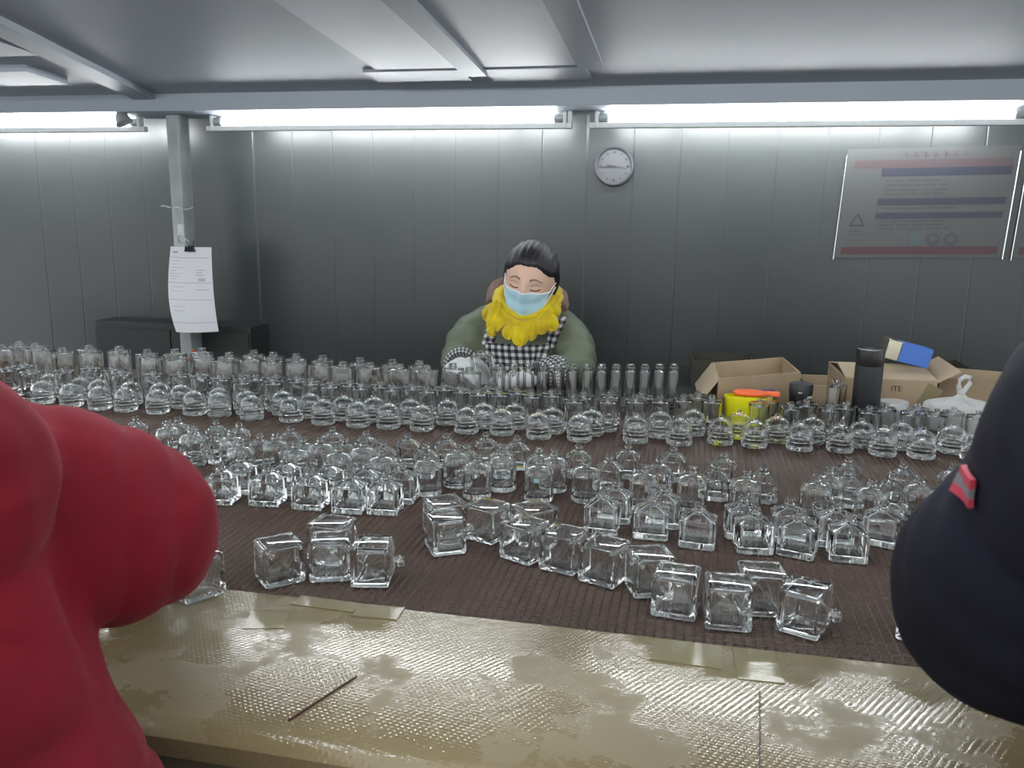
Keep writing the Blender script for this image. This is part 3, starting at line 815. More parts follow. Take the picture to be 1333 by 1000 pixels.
BOTTLES = {
    ('A', 'tall'): [(-1.96,2.14,22),(-1.951,2.065,40),(-1.889,2.12,40),(-1.827,2.081,22),(-1.754,2.07,42),(-1.717,2.134,14),(-1.666,2.081,33),(-1.621,2.14,23),(-1.576,2.081,34),(-1.51,2.113,15),(-1.461,2.058,41),(-1.436,2.134,17),(-1.387,2.063,38),(-1.374,2.173,16),(-1.332,2.112,33),(-1.26,2.127,11),(-1.241,2.056,32),(-1.218,2.187,20),(-1.187,2.106,30),(-1.147,2.168,17),(-1.115,2.095,30),(-1.073,2.162,8),(-1.041,2.096,29),(-0.989,2.154,13),(-0.969,2.083,22),(-0.896,2.076,6),(-0.877,2.147,27),(-0.822,2.082,11),(-0.782,2.144,23),(-0.74,2.083,14),(-0.707,2.149,21),(-0.667,2.086,14),(-0.607,2.129,15),(-0.549,2.083,11)],
    ('A', 'slim'): [(-0.485,2.153,97),(-0.447,2.164,100),(-0.409,2.176,99),(-0.371,2.187,92),(-0.333,2.198,92),(-0.295,2.209,92),(-0.257,2.22,98),(-0.22,2.231,93),(-0.182,2.242,94),(-0.144,2.253,91),(-0.106,2.264,92),(-0.068,2.275,90),(-0.03,2.287,89)],
    ('B', 'mid'): [(-1.839,2.013,0),(-1.834,1.959,0),(-1.748,1.935,0),(-1.678,1.979,0),(-1.633,2.026,0),(-1.557,2.021,0),(-1.505,1.987,0),(-1.417,2.0,0),(-1.345,2.015,0),(-1.285,2.011,0),(-1.214,1.999,0),(-1.179,2.042,0),(-1.137,1.975,0),(-1.127,2.028,0),(-1.075,2.042,0),(-1.057,1.991,0),(-1.012,2.036,0),(-0.962,2.014,0),(-0.898,1.993,0),(-0.856,2.026,0),(-0.813,1.993,0),(-0.774,2.029,0),(-0.731,1.996,0),(-0.686,2.025,0),(-0.639,1.999,0),(-0.606,2.041,0),(-0.556,2.02,0),(-0.505,2.002,0),(-0.493,2.054,0),(-0.452,2.009,0),(-0.413,2.046,0),(-0.371,2.012,0),(-0.324,2.038,0),(-0.26,1.984,0),(-0.244,2.035,0),(-0.18,2.0,0),(-0.179,2.065,0),(-0.114,2.022,0),(-0.102,2.075,0),(-0.056,2.039,0),(-0.0,2.067,0),(0.035,2.115,0),(0.068,2.072,0),(0.179,2.06,0),(0.204,2.107,0),(0.25,2.044,0),(0.292,2.092,0),(0.339,2.052,0),(0.381,2.086,0),(0.427,2.051,0),(0.469,2.085,0),(0.519,2.054,0),(0.544,2.102,0),(0.573,2.056,0),(0.617,2.086,0),(0.66,2.053,0)],
    ('C', 'near'): [(-1.685,1.903,0),(-1.588,1.892,0),(-1.494,1.881,0),(-1.419,1.884,0),(-1.326,1.883,0),(-1.227,1.893,0),(-1.156,1.891,0),(-1.06,1.881,0),(-0.958,1.889,0),(-0.87,1.886,0),(-0.778,1.884,0),(-0.701,1.889,0),(-0.616,1.889,0),(-0.506,1.895,0),(-0.42,1.901,0),(-0.329,1.886,0),(-0.233,1.89,0),(-0.105,1.912,0),(-0.005,1.916,0),(0.088,1.946,0),(0.163,1.939,0),(0.262,1.938,0),(0.35,1.948,0),(0.439,1.939,0),(0.519,1.941,0),(0.63,1.95,0)],
    ('C', 'far'): [(-1.735,1.992,0),(-1.621,1.969,0),(-1.558,1.962,0),(-1.455,1.956,0),(-1.372,1.963,0),(-1.305,1.956,0),(-1.188,1.947,0),(-1.1,1.929,0),(-1.011,1.952,0),(-0.932,1.946,0),(-0.838,1.94,0),(-0.76,1.945,0),(-0.665,1.946,0),(-0.573,1.964,0),(-0.477,1.951,0),(-0.402,1.963,0),(-0.306,1.947,0),(-0.212,1.951,0),(-0.052,1.972,0),(0.025,2.014,0),(0.131,2.013,0),(0.217,1.996,0),(0.298,2.011,0),(0.403,1.998,0),(0.488,2.005,0),(0.598,2.003,0)],
    ('D', 'far'): [(-1.282,1.586,40),(-1.178,1.591,38),(-1.084,1.605,40),(-0.991,1.605,35),(-0.931,1.595,37),(-0.812,1.596,33),(-0.724,1.613,32),(-0.644,1.601,25),(-0.554,1.605,14),(-0.476,1.62,22),(-0.399,1.653,21),(-0.331,1.639,18),(-0.199,1.612,8),(-0.103,1.637,7),(-0.014,1.643,-4),(0.083,1.625,2),(0.314,1.647,-10),(0.409,1.633,-18),(0.499,1.646,-24)],
    ('D', 'near'): [(-1.092,1.489,42),(-1.004,1.544,41),(-0.936,1.528,25),(-0.843,1.523,34),(-0.746,1.52,25),(-0.664,1.537,18),(-0.582,1.539,18),(-0.493,1.535,22),(-0.414,1.555,21),(-0.347,1.573,5),(-0.271,1.564,12),(-0.132,1.55,-2),(-0.038,1.556,5),(0.066,1.544,-5),(0.151,1.551,1),(0.3,1.562,-3),(0.374,1.554,-14)],
    ('E', 'far'): [(-1.058,1.531,0),(-0.98,1.495,0),(-0.891,1.496,0),(-0.792,1.49,0),(-0.697,1.494,0),(-0.605,1.489,0),(-0.418,1.497,0),(-0.329,1.496,0),(-0.234,1.516,0),(0.261,1.523,0),(0.408,1.51,0)],
    ('E', 'near'): [(-0.836,1.433,0),(-0.725,1.442,0),(-0.636,1.441,0),(-0.548,1.437,0),(-0.459,1.438,0),(-0.365,1.443,0),(-0.251,1.454,0),(-0.167,1.471,0),(-0.061,1.456,0),(0.023,1.468,0),(0.115,1.463,0),(0.233,1.473,0),(0.322,1.468,0)],
    ('F', 'x'): [(-0.802,1.303,7),(-0.797,1.362,8),(-0.718,1.315,4),(-0.714,1.375,2),(-0.636,1.316,2),(-0.631,1.379,1),(-0.561,1.315,3),(-0.556,1.38,2),(-0.5,1.324,3),(-0.492,1.389,2),(-0.121,1.325,-3),(-0.105,1.383,-2),(-0.041,1.321,-1),(-0.024,1.378,-2),(0.033,1.3,-5),(0.105,1.358,4),(0.119,1.3,7),(0.177,1.359,-3),(0.185,1.3,-16),(0.248,1.359,-2),(0.258,1.301,-1),(0.323,1.38,-17)],
    ('G', 'x'): [(-0.630,0.950,59),(-0.548,1.027,45),(-0.508,1.121,-6),(-0.483,1.058,20),(-0.372,1.252,37),(-0.298,1.252,-22),(-0.225,1.26,45),(-0.224,1.188,-25),(-0.161,1.165,-17),(-0.098,1.136,-22),(-0.034,1.114,20),(0.004,1.059,-7),(0.069,1.042,3),(0.114,1.092,9),(0.313,1.044,-47)],
    ('G', 'neckright'): [(-0.416,1.054,12),(-0.348,1.188,31),(0.166,1.045,-24)],
    ('A', 'lone'): [(0.371,2.169,60)],
}


INFO = {
 ('A', 'tall'): ('rectangular_bottle', 'tall rectangular clear bottle, %s from the left in the far left row', 'tall rectangular bottles of the far left row'),
 ('A', 'slim'): ('rectangular_bottle', 'tall clear bottle turned edge-on, %s from the left before the worker', 'tall bottles turned edge-on before the worker'),
 ('A', 'lone'): ('rectangular_bottle', 'tall clear bottle standing alone between black jar and black flask', None),
 ('B', 'mid'): ('cylinder_bottle', 'flat-topped clear cylinder bottle, %s from the left in the row behind the domes', 'flat-topped cylinder bottles'),
 ('C', 'near'): ('domed_bottle', 'domed clear bottle, %s from the left in the nearer dome row', 'domed bottles of the nearer row'),
 ('C', 'far'): ('domed_bottle', 'domed clear bottle, %s from the left in the farther dome row', 'domed bottles of the farther row'),
 ('D', 'far'): ('octagonal_bottle', 'eight-sided clear bottle with sloped shoulders, %s from left in the farther row', 'eight-sided bottles of the farther row'),
 ('D', 'near'): ('octagonal_bottle', 'eight-sided clear bottle with sloped shoulders, %s from left in the nearer row', 'eight-sided bottles of the nearer row'),
 ('E', 'far'): ('round_shoulder_bottle', 'round-shouldered clear bottle, %s from the left in the farther row', 'round-shouldered bottles of the farther row'),
 ('E', 'near'): ('round_shoulder_bottle', 'round-shouldered clear bottle, %s from the left in the nearer row', 'round-shouldered bottles of the nearer row'),
 ('F', 'x'): ('square_shoulder_bottle', 'upright square clear bottle with sloped shoulders, %s from the left', 'upright square bottles'),
 ('G', 'x'): ('cube_bottle', 'clear cube bottle lying neck away, %s from the left', 'cube bottles lying neck away'),
 ('G', 'neckright'): ('cube_bottle', 'clear cube bottle lying with neck to the right, %s from the left', 'cube bottles lying neck right'),
}
def place_bottle(kind, name, loc, rot, label, group):
    o = empty(name, loc, 0)
    o.rotation_euler = rot
    body, neck = BM[kind]
    for nm, me in (('body', body), ('neck', neck)):
        c = bpy.data.objects.new(nm, me); col.objects.link(c); c.parent = o
    return tag(o, label, 'bottle', group)
for (kind, row), spots in BOTTLES.items():
    name, lab, grp = INFO[(kind, row)]
    spots = sorted(spots)
    for i, (x, y, a) in enumerate(spots):
        rz = math.radians(a)
        if kind == 'G' and row == 'neckright': rz -= PI/2
        place_bottle(kind, name, (x, y, BELT_Z+(0.0045 if y < 0.98 else 0.0)), (0, 0, rz), lab % ordinal(i+1) if '%s' in lab else lab, grp)
# bottle held by the worker, tilted with its base towards the camera
hb = Vector((-0.527, 2.195, 0.990))
place_bottle('A', 'rectangular_bottle', hb, (Vector((-0.565, 2.262, 1.083))-hb).to_track_quat('Z', 'Y').to_euler(), 'tall clear bottle held tilted in the white gloved hand', None)

# ------------------------------------------------------------------ cartons and small things on the far right of the belt
def carton(name, corners, z0, z1, label, flaps=(), closed=False, mo='card', mi='card_in', th=0.005):
    """corners: FL, FR, BR, BL footprint (x, y); open carton with four walls, a floor and outward flaps"""
    c = sum((Vector((p[0], p[1], 0)) for p in corners), Vector())/4
    o = empty(name, (c.x, c.y, z0))
    P = [Vector((p[0]-c.x, p[1]-c.y, 0)) for p in corners]
    h = z1-z0
    names = ('front_wall', 'side_wall', 'back_wall', 'side_wall')
    for k in range(4):
        a, b_ = P[k], P[(k+1) % 4]
        ia, ib = a*(1-th/a.length*1.4), b_*(1-th/b_.length*1.4)
        vs = [a, b_, b_+Vector((0, 0, h)), a+Vector((0, 0, h)), ia, ib, ib+Vector((0, 0, h)), ia+Vector((0, 0, h))]
        MB().add(vs, [(0, 1, 2, 3), (5, 4, 7, 6), (3, 2, 6, 7), (0, 3, 7, 4), (1, 5, 6, 2), (0, 4, 5, 1)]).build(names[k], M[mi if k == 2 else mo], o)
    zz = Vector((0, 0, th))
    MB().add([p*0.98 for p in P]+[p*0.98+zz for p in P], [(3, 2, 1, 0), (4, 5, 6, 7), (0, 1, 5, 4), (1, 2, 6, 5), (2, 3, 7, 6), (3, 0, 4, 7)]).build('bottom', M[mi], o)
    for (k, ln, ang) in flaps:
        a, b_ = P[k]+Vector((0, 0, h)), P[(k+1) % 4]+Vector((0, 0, h))
        e = (b_-a).normalized(); outw = e.cross(Vector((0, 0, 1)))
        d = (outw*math.cos(ang)+Vector((0, 0, 1))*math.sin(ang))*ln
        nn = e.cross(d).normalized()*th*0.7
        vs = [a, b_, b_+d-e*0.004, a+d+e*0.004]
        vs += [p+nn for p in vs]
        MB().add(vs, [(3, 2, 1, 0), (4, 5, 6, 7), (0, 1, 5, 4), (1, 2, 6, 5), (2, 3, 7, 6), (3, 0, 4, 7)]).build('flap', M[mi], o)
    return tag(o, label, 'box'), P, h

Z = BELT_Z
carton('carton', [(0.083, 2.152), (0.300, 2.305), (0.279, 2.555), (0.071, 2.395)], Z, Z+0.113, 'open brown carton with raised back wall behind the yellow tub', flaps=((3, 0.075, math.radians(-55)),))
bx, P2, h2 = carton('carton', [(0.405, 2.26), (0.63, 2.28), (0.64, 2.53), (0.40, 2.51)], Z, Z+0.110, 'brown carton with half-closed flaps behind the black flask', flaps=((0, 0.11, math.radians(168)), (2, 0.12, math.radians(172)), (1, 0.06, math.radians(30))))
# printed letters ITE on the front of that carton
tcu = bpy.data.curves.new('printed_letters', 'FONT'); tcu.body = 'ITE'; tcu.size = 0.020; tcu.extrude = 0.0003
to = bpy.data.objects.new('printed_letters', tcu); col.objects.link(to)
dg = bpy.context.evaluated_depsgraph_get()
tme = bpy.data.meshes.new_from_object(to.evaluated_get(dg)); bpy.data.objects.remove(to)
tme.materials.clear(); tme.materials.append(M['maroon'])
tl = bpy.data.objects.new('printed_letters', tme); col.objects.link(tl); tl.parent = bx
a_ = math.atan2(P2[1].y-P2[0].y, P2[1].x-P2[0].x)
tl.rotation_euler = (PI/2, 0, a_)
tl.location = P2[0] + (P2[1]-P2[0])*0.50 + Vector((0.0005, -0.0012, 0.082))
MB().box(-0.02, 0.02, -0.0006, 0.0, 0.02, 0.108, Matrix.Translation(P2[0]+(P2[1]-P2[0])*0.78) @ Matrix.Rotation(a_, 4, 'Z') @ Matrix.Rotation(0.45, 4, 'Y')).build('tape_strip', M['tape'], bx)
carton('carton', [(0.66, 2.375), (0.86, 2.31), (0.92, 2.50), (0.72, 2.56)], Z, Z+0.105, 'brown open carton at the far right behind the plastic bag')
carton('carton', [(0.315, 2.29), (0.398, 2.30), (0.395, 2.46), (0.312, 2.45)], Z, Z+0.082, 'small low carton between the open carton and the black flask')
carton('dark_reflection_box', [(0.02, 2.62), (0.205, 2.63), (0.20, 2.80), (0.015, 2.79)], Z, Z+0.080, 'dark brown box added for a dark wall reflection behind the open carton', mo='dark_reflection', mi='dark_reflection')  # added box shaped like a dark reflection in the wall
carton('dark_reflection_box', [(0.68, 2.62), (0.815, 2.62), (0.815, 2.80), (0.68, 2.80)], Z, Z+0.092, 'dark brown box added for a dark wall reflection behind the blue box', mo='dark_reflection', mi='dark_reflection')  # another added box standing in for a wall reflection
# the shelf board that carries the two dark reflection boxes
sh = MB().box(-0.10, 1.4, 2.424, 2.93, Z-0.03, Z).build('rear_shelf', M['dark_board']); tag(sh, 'dark rear shelf board under the dark reflection boxes by the wall', 'shelf')

# yellow tub with orange ring lid
yt = empty('yellow_tub', (0.158, 2.127, Z))
mb = MB(); n = 28
def sq(r, z, e=0.72):
    return [(math.copysign(abs(math.cos(a))**e, math.cos(a))*r*1.15, math.copysign(abs(math.sin(a))**e, math.sin(a))*r*0.52, z) for a in [2*PI*k/n for k in range(n)]]
rings = [sq(0.044, 0), sq(0.047, 0.004), sq(0.050, 0.070), sq(0.0515, 0.073), sq(0.0515, 0.078), sq(0.049, 0.078), sq(0.047, 0.010)]
vs = [p for r in rings for p in r]; fs = []
for i in range(len(rings)-1):
    for k in range(n): fs.append((i*n+k, i*n+(k+1) % n, (i+1)*n+(k+1) % n, (i+1)*n+k))
fs.append(tuple(reversed(range(n)))); fs.append(tuple(range((len(rings)-1)*n, len(rings)*n)))
mb.add(vs, fs).build('tub', M['yellow'], yt, 40)
tag(yt, 'bright yellow plastic tub in front of the open carton', 'tub')
og = empty('orange_ring', (0.160, 2.131, Z+0.0785))
MB().tube([(0.036*math.cos(t), 0.019*math.sin(t), 0.006) for t in np.linspace(0, 2*PI, 33)[:-1]], [(0.005, 0.006)]*32, 8, True).build('ring', M['orange'], og, 60)
MB().box(0.030, 0.072, -0.010, 0.010, 0.001, 0.013, ch=0.003).build('handle', M['orange'], og, 40)
MB().box(0.058, 0.068, -0.008, 0.008, -0.014, 0.001, ch=0.002).build('blade_holder', M['black'], og)
tag(og, 'orange plastic ring with handle lying on the yellow tub', 'ring')
pb = empty('purple_packet', (0.184, 2.182, Z)); pb.rotation_euler = (0, 0, 0.55)
MB().box(-0.046, 0.046, -0.008, 0.008, 0.0, 0.083, ch=0.002).build('carton_sleeve', M['purple'], pb)
MB().box(-0.044, 0.02, -0.0088, -0.0082, 0.06, 0.064).build('printed_line', M['label_white'], pb)
tag(pb, 'dark purple packet standing behind the yellow tub', 'packet')
# black jar with white label lines
jr = empty('black_jar', (0.288, 2.185, Z))
MB().lathe([(0.026, 0), (0.0275, 0.003), (0.0275, 0.078)], 28).build('jar', M['black'], jr, 40)
MB().lathe([(0.0285, 0.078), (0.029, 0.081), (0.029, 0.103), (0.027, 0.106), (0.010, 0.1065)], 28).build('lid', M['black_matte'], jr, 40)
for (z, a0, a1, hgt) in ((0.071, -1.05, -0.35, 0.006), (0.060, -1.05, -0.42, 0.003), (0.054, -1.05, -0.5, 0.003), (0.085, -1.9, -1.6, 0.003)):
    r = 0.0278 if z < 0.08 else 0.0294
    vs = []; fs = []
    for i in range(9):
        a = a0+(a1-a0)*i/8
        vs += [(r*math.cos(a), r*math.sin(a), z), (r*math.cos(a), r*math.sin(a), z+hgt)]
        if i: fs.append((2*i-2, 2*i, 2*i+1, 2*i-1))
    MB().add(vs, fs).build('printed_line', M['label_white'], jr)
tag(jr, 'black jar with small white print right of the yellow tub', 'jar')
# vacuum flask
fk = empty('vacuum_flask', (0.440, 2.165, Z))
MB().lathe([(0.030, 0), (0.0325, 0.003), (0.0325, 0.160), (0.0320, 0.163)], 32).build('flask_body', M['black_matte'], fk, 40)
MB().lathe([(0.0315, 0.163), (0.0325, 0.166), (0.0325, 0.200), (0.0315, 0.2035), (0.0270, 0.205), (0.0262, 0.203), (0.012, 0.203)], 32).build('lid', M['black'], fk, 40)
tag(fk, 'tall black vacuum flask standing beside the blue box', 'flask')
# blue box lying tilted on the carton
bb = empty('blue_box', (0.560, 2.385, Z+0.143))
bb.rotation_euler = (0.0, math.radians(13), math.radians(4))
MB().box(-0.016, 0.064, -0.028, 0.028, 0.0, 0.052, ch=0.002).build('printed_face', M['blue'], bb)
MB().box(-0.052, -0.0165, -0.028, 0.028, 0.0, 0.052, ch=0.002).build('foil_end', M['foil'], bb)
tag(bb, 'small blue box with a shiny gold end tilted on the carton', 'box')
# tied plastic bag with food box
pg = empty('plastic_bag', (0.655, 2.170, Z))
mb = MB(); vs = []; fs = []
nr, na = 14, 40
for i in range(nr):
    t = i/(nr-1)
    prof_r = [0.070, 0.084, 0.089, 0.091, 0.091, 0.090, 0.088, 0.084, 0.076, 0.060, 0.036, 0.018, 0.011, 0.008][i]
    prof_z = [0.0, 0.004, 0.018, 0.034, 0.050, 0.060, 0.066, 0.070, 0.073, 0.076, 0.079, 0.083, 0.088, 0.094][i]
    for k in range(na):
        a = 2*PI*k/na
        wr = 1 + 0.12*noise.noise((math.cos(a)*2.5, math.sin(a)*2.5, t*3)) + 0.05*math.sin(9*a+3*t)*t*(0.3+t)
        vs.append((0.86*prof_r*wr*math.cos(a), 0.58*prof_r*wr*math.sin(a), prof_z*1.12 + 0.003*math.sin(7*a)*t))
for i in range(nr-1):
    for k in range(na): fs.append((i*na+k, i*na+(k+1) % na, (i+1)*na+(k+1) % na, (i+1)*na+k))
fs.append(tuple(reversed(range(na)))); fs.append(tuple(range((nr-1)*na, nr*na)))
mb.add(vs, fs).build('bag', M['bag'], pg, 120)
MB().ball((0, 0, 0.107), (0.010, 0.008, 0.008), 12, 8).build('knot', M['bag'], pg, 120)
MB().tube([(-0.004, 0, 0.107), (-0.008, 0, 0.122), (-0.006, 0.001, 0.137), (0.004, 0.002, 0.145), (0.016, 0.001, 0.143), (0.017, 0, 0.131), (0.009, 0, 0.117), (0.003, 0, 0.107)], [(0.004, 0.006)]*8, 8).build('handle_loop', M['bag'], pg, 120)
tag(pg, 'white translucent plastic bag tied in a loop on the right', 'bag')
for i, (x, y) in enumerate(((0.505, 2.135), (0.515, 2.210))):
    tb = empty('food_tub', (x, y, Z))
    MB().lathe([(0.026, 0), (0.029, 0.003), (0.033, 0.060)], 28).build('tub', M['bag'], tb, 40)
    MB().lathe([(0.0345, 0.060), (0.0355, 0.063), (0.0345, 0.068), (0.031, 0.0685), (0.030, 0.0665), (0.010, 0.0665)], 28).build('lid', M['bag'], tb, 40)
    tag(tb, ('nearer', 'farther')[i]+' round translucent food tub between the flask and the plastic bag', 'tub')
# scrap of torn tape and cord by the foot of the post
sp = empty('tape_scrap', (-1.60, 2.42, Z))
MB().tube([(-0.02, 0, 0.006), (0.0, 0.004, 0.020), (0.02, 0.0, 0.035), (0.035, 0.003, 0.055), (0.04, 0, 0.07)], [(0.006, 0.002)]*5, 6).build('orange_strip', M['orange'], sp, 60)
MB().tube([(-0.10, 0, 0.004), (-0.07, 0.004, 0.03), (-0.045, 0.0, 0.045), (-0.02, 0.003, 0.035)], [(0.016, 0.002)]*4, 6).build('yellow_strip', M['tape'], sp, 60)
tag(sp, 'scrap of yellow and orange tape behind bottles near the post', 'tape scrap')

# ------------------------------------------------------------------ people
def remesh(mb, name, voxel, disp=None, smooth_it=4):
    """fuse overlapping closed shells into one continuous surface"""
    me = bpy.data.meshes.new('tmp'); me.from_pydata(mb.v, [], mb.f); me.update()
    bm = bmesh.new(); bm.from_mesh(me); bmesh.ops.recalc_face_normals(bm, faces=bm.faces); bm.to_mesh(me); bm.free()
    o = bpy.data.objects.new('tmp', me); col.objects.link(o)
    r = o.modifiers.new('r', 'REMESH'); r.mode = 'VOXEL'; r.voxel_size = voxel; r.use_smooth_shade = True
    s = o.modifiers.new('s', 'SMOOTH'); s.factor = 0.5; s.iterations = smooth_it
    dg = bpy.context.evaluated_depsgraph_get(); dg.update()
    out = bpy.data.meshes.new_from_object(o.evaluated_get(dg))
    bpy.data.objects.remove(o); bpy.data.meshes.remove(me)
    out.name = name
    if disp:
        co = [v.co.copy() for v in out.vertices]; no = [v.normal.copy() for v in out.vertices]
        for v, c, n_ in zip(out.vertices, co, no):
            v.co = c + n_*disp(c, n_)
    out.shade_smooth(); out.update()
    return out
def as_obj(me, name, mats, parent, matfn=None):
    me.materials.clear()
    for m in mats: me.materials.append(M[m])
    if matfn:
        for p in me.polygons: p.material_index = matfn(p.center)
    o = bpy.data.objects.new(name, me); col.objects.link(o); o.parent = parent
    o.location = -parent.location
    return o
def bvh_of(me):
    return BVHTree.FromPolygons([v.co for v in me.vertices], [p.vertices for p in me.polygons])
def wp(mb, name, m, parent, smooth=60):
    """part given in world coordinates"""
    o = mb.build(name, M[m], parent, smooth); o.location = -parent.location; return o
def patch(bvh, pts_grid, off, th, name, m, parent, uv=None, smooth=60):
    """thin cloth patch: grid of world points already on the surface, thickened"""
    nj = len(pts_grid); ni = len(pts_grid[0])
    vs = [p for row in pts_grid for p in row]
    me_v = []
    nrm = []
    for j in range(nj):
        for i in range(ni):
            a = pts_grid[j][min(i+1, ni-1)] - pts_grid[j][max(i-1, 0)]
            b_ = pts_grid[min(j+1, nj-1)][i] - pts_grid[max(j-1, 0)][i]
            nn = a.cross(b_)
            nrm.append(nn.normalized() if nn.length > 0 else Vector((0, -1, 0)))
    mb = MB()
    V = [p + n_*off for p, n_ in zip(vs, nrm)] + [p + n_*(off-th) for p, n_ in zip(vs, nrm)]
    F_ = []
    K = ni*nj
    for j in range(nj-1):
        for i in range(ni-1):
            a = j*ni+i
            F_.append((a, a+1, a+ni+1, a+ni)); F_.append((K+a, K+a+ni, K+a+ni+1, K+a+1))
    for i in range(ni-1):
        F_.append((i, K+i, K+i+1, i+1)); a = (nj-1)*ni+i; F_.append((a, a+1, K+a+1, K+a))
    for j in range(nj-1):
        a = j*ni; F_.append((a, a+ni, K+a+ni, K+a)); a = j*ni+ni-1; F_.append((a, K+a, K+a+ni, a+ni))
    mb.add(V, F_)
    o = wp(mb, name, m, parent, smooth)
    if uv:
        l = o.data.uv_layers.new(name='UVMap')
        UV = [uv(i, j) for j in range(nj) for i in range(ni)]*2
        for lp in o.data.loops: l.data[lp.index].uv = UV[lp.vertex_index]
    return o
def lerp(a, b_, t): return Vector(a)*(1-t)+Vector(b_)*t
def curve(pts, n):
    """smooth polyline through the points"""
    pts = [Vector(p) for p in pts]
    out = []
    m = len(pts)-1
    for k in range(n+1):
        s = k/n*m; i = min(int(s), m-1); t = s-i
        p0, p1, p2, p3 = pts[max(i-1, 0)], pts[i], pts[i+1], pts[min(i+2, m)]
        out.append(0.5*((2*p1)+(p2-p0)*t+(2*p0-5*p1+4*p2-p3)*t*t+(3*p1-p0-3*p2+p3)*t**3))
    return out
def radii(rs, n):
    m = len(rs)-1; out = []
    for k in range(n+1):
        s = k/n*m; i = min(int(s), m-1); t = s-i
        a, b_ = rs[i], rs[i+1]
        if isinstance(a, tuple): out.append((a[0]*(1-t)+b_[0]*t, a[1]*(1-t)+b_[1]*t))
        else: out.append(a*(1-t)+b_*t)
    return out
def limb(mb, pts, rs, n=18, seg=16, up=(0, 0, 1)):
    mb.tube(curve(pts, n), radii(rs, n), seg, False, up)
    for p, r in ((pts[0], rs[0]), (pts[-1], rs[-1])):
        rr = r if not isinstance(r, tuple) else min(r)
        mb.ball(p, rr*0.98, 14, 8)

def hand(mb, wrist, palm, dirv, nrm, side, spread=0.012, curl=0.9, scale=1.0):
    """five-fingered hand: palm centre, finger direction, palm normal (towards the grip), thumb side vector"""
    dirv = Vector(dirv).normalized(); nrm = Vector(nrm).normalized(); sd = Vector(side).normalized()
    palm = Vector(palm)
    mb.tube([Vector(wrist), palm-dirv*0.03*scale, palm+dirv*0.01*scale, palm+dirv*0.035*scale], [(0.024*scale, 0.019*scale), (0.036*scale, 0.017*scale), (0.041*scale, 0.016*scale), (0.036*scale, 0.012*scale)], 14, False, nrm)
    for k, (ln, of) in enumerate(((0.068, 1.4), (0.078, 0.48), (0.073, -0.46), (0.058, -1.35))):
        a = palm + dirv*0.022*scale + sd*(of*0.0205*scale)
        pts = [a]; d = dirv.copy()
        for s in range(3):
            d = (d*math.cos(curl*(0.35+0.30*s)) + nrm*math.sin(curl*(0.35+0.30*s))).normalized()
            pts.append(pts[-1]+d*ln*scale*(0.42, 0.33, 0.25)[s])
        mb.tube(curve(pts, 9), radii([0.0105*scale, 0.0100*scale, 0.0092*scale, 0.0078*scale], 9), 10)
        mb.ball(pts[-1], 0.0080*scale, 10, 6)
    a = palm - dirv*0.012*scale + sd*0.032*scale
    pts = [a, a+sd*0.022*scale+dirv*0.016*scale+nrm*0.012*scale, a+sd*0.024*scale+dirv*0.040*scale+nrm*0.028*scale, a+sd*0.016*scale+dirv*0.056*scale+nrm*0.040*scale]
    mb.tube(curve(pts, 9), radii([0.014*scale, 0.0125*scale, 0.0108*scale, 0.0088*scale], 9), 10)
    mb.ball(pts[-1], 0.0090*scale, 10, 6)

# ---- head geometry shared by the three people
def head_pt(d):
    """radial map of a unit direction (x right, y forward, z up) to a head surface point in metres"""
    x, y, z = d
    w_ = 0.072; dep = 0.093; ht = 0.112
    px, py, pz = x*w_, y*dep, z*ht
    if z > 0:
        pz *= 1-0.07*z
    if z < 0:
        k = -z
        px *= 1-0.30*k**1.6
        py *= (1-0.10*k) if y > 0 else (1-0.35*k)
    if y > 0:
        py *= 0.96
        def g(cx_, cz_, sx_, sz_): return math.exp(-((px-cx_)/sx_)**2-((pz-cz_)/sz_)**2)
        py += 0.020*g(0, -0.030, 0.0105, 0.020) + 0.008*g(0, -0.008, 0.009, 0.018)
        py -= 0.0085*(g(0.031, -0.004, 0.017, 0.011)+g(-0.031, -0.004, 0.017, 0.011))
        py += 0.0050*(g(0.031, -0.007, 0.013, 0.007)+g(-0.031, -0.007, 0.013, 0.007))
        py += 0.0035*(g(0.030, 0.012, 0.020, 0.007)+g(-0.030, 0.012, 0.020, 0.007))
        py += 0.005*(g(0.042, -0.033, 0.018, 0.018)+g(-0.042, -0.033, 0.018, 0.018))
        py += 0.006*g(0, -0.062, 0.020, 0.008) - 0.004*g(0, -0.068, 0.02, 0.003)
        py += 0.006*g(0, -0.095, 0.02, 0.014)
    return Vector((px, py, pz))
def sphere_dirs(n, m):
    D = [Vector((0, 0, -1))]
    for i in range(1, m):
        a = -PI/2+PI*i/m
        for k in range(n):
            b_ = 2*PI*k/n
            D.append(Vector((math.cos(a)*math.sin(b_), math.cos(a)*math.cos(b_), math.sin(a))))
    D.append(Vector((0, 0, 1)))
    F_ = []
    for k in range(n):
        F_.append((0, 1+k, 1+(k+1) % n)); t = 1+(m-2)*n
        F_.append((t+k, len(D)-1, t+(k+1) % n))
    for i in range(m-2):
        for k in range(n):
            a = 1+i*n+k; b_ = 1+i*n+(k+1) % n
            F_.append((a, a+n, b_+n, b_))
    return D, F_
def head_mesh(mb, mtx, n=64, m=48):
    D, F_ = sphere_dirs(n, m)
    mb.add([mtx @ head_pt(d) for d in D], F_)
    for s in (-1, 1):
        mb.ball(mtx @ Vector((s*0.073, -0.012, -0.015)), 1, 10, 8, mtx.to_3x3() @ Matrix.Diagonal((0.008, 0.018, 0.028)))
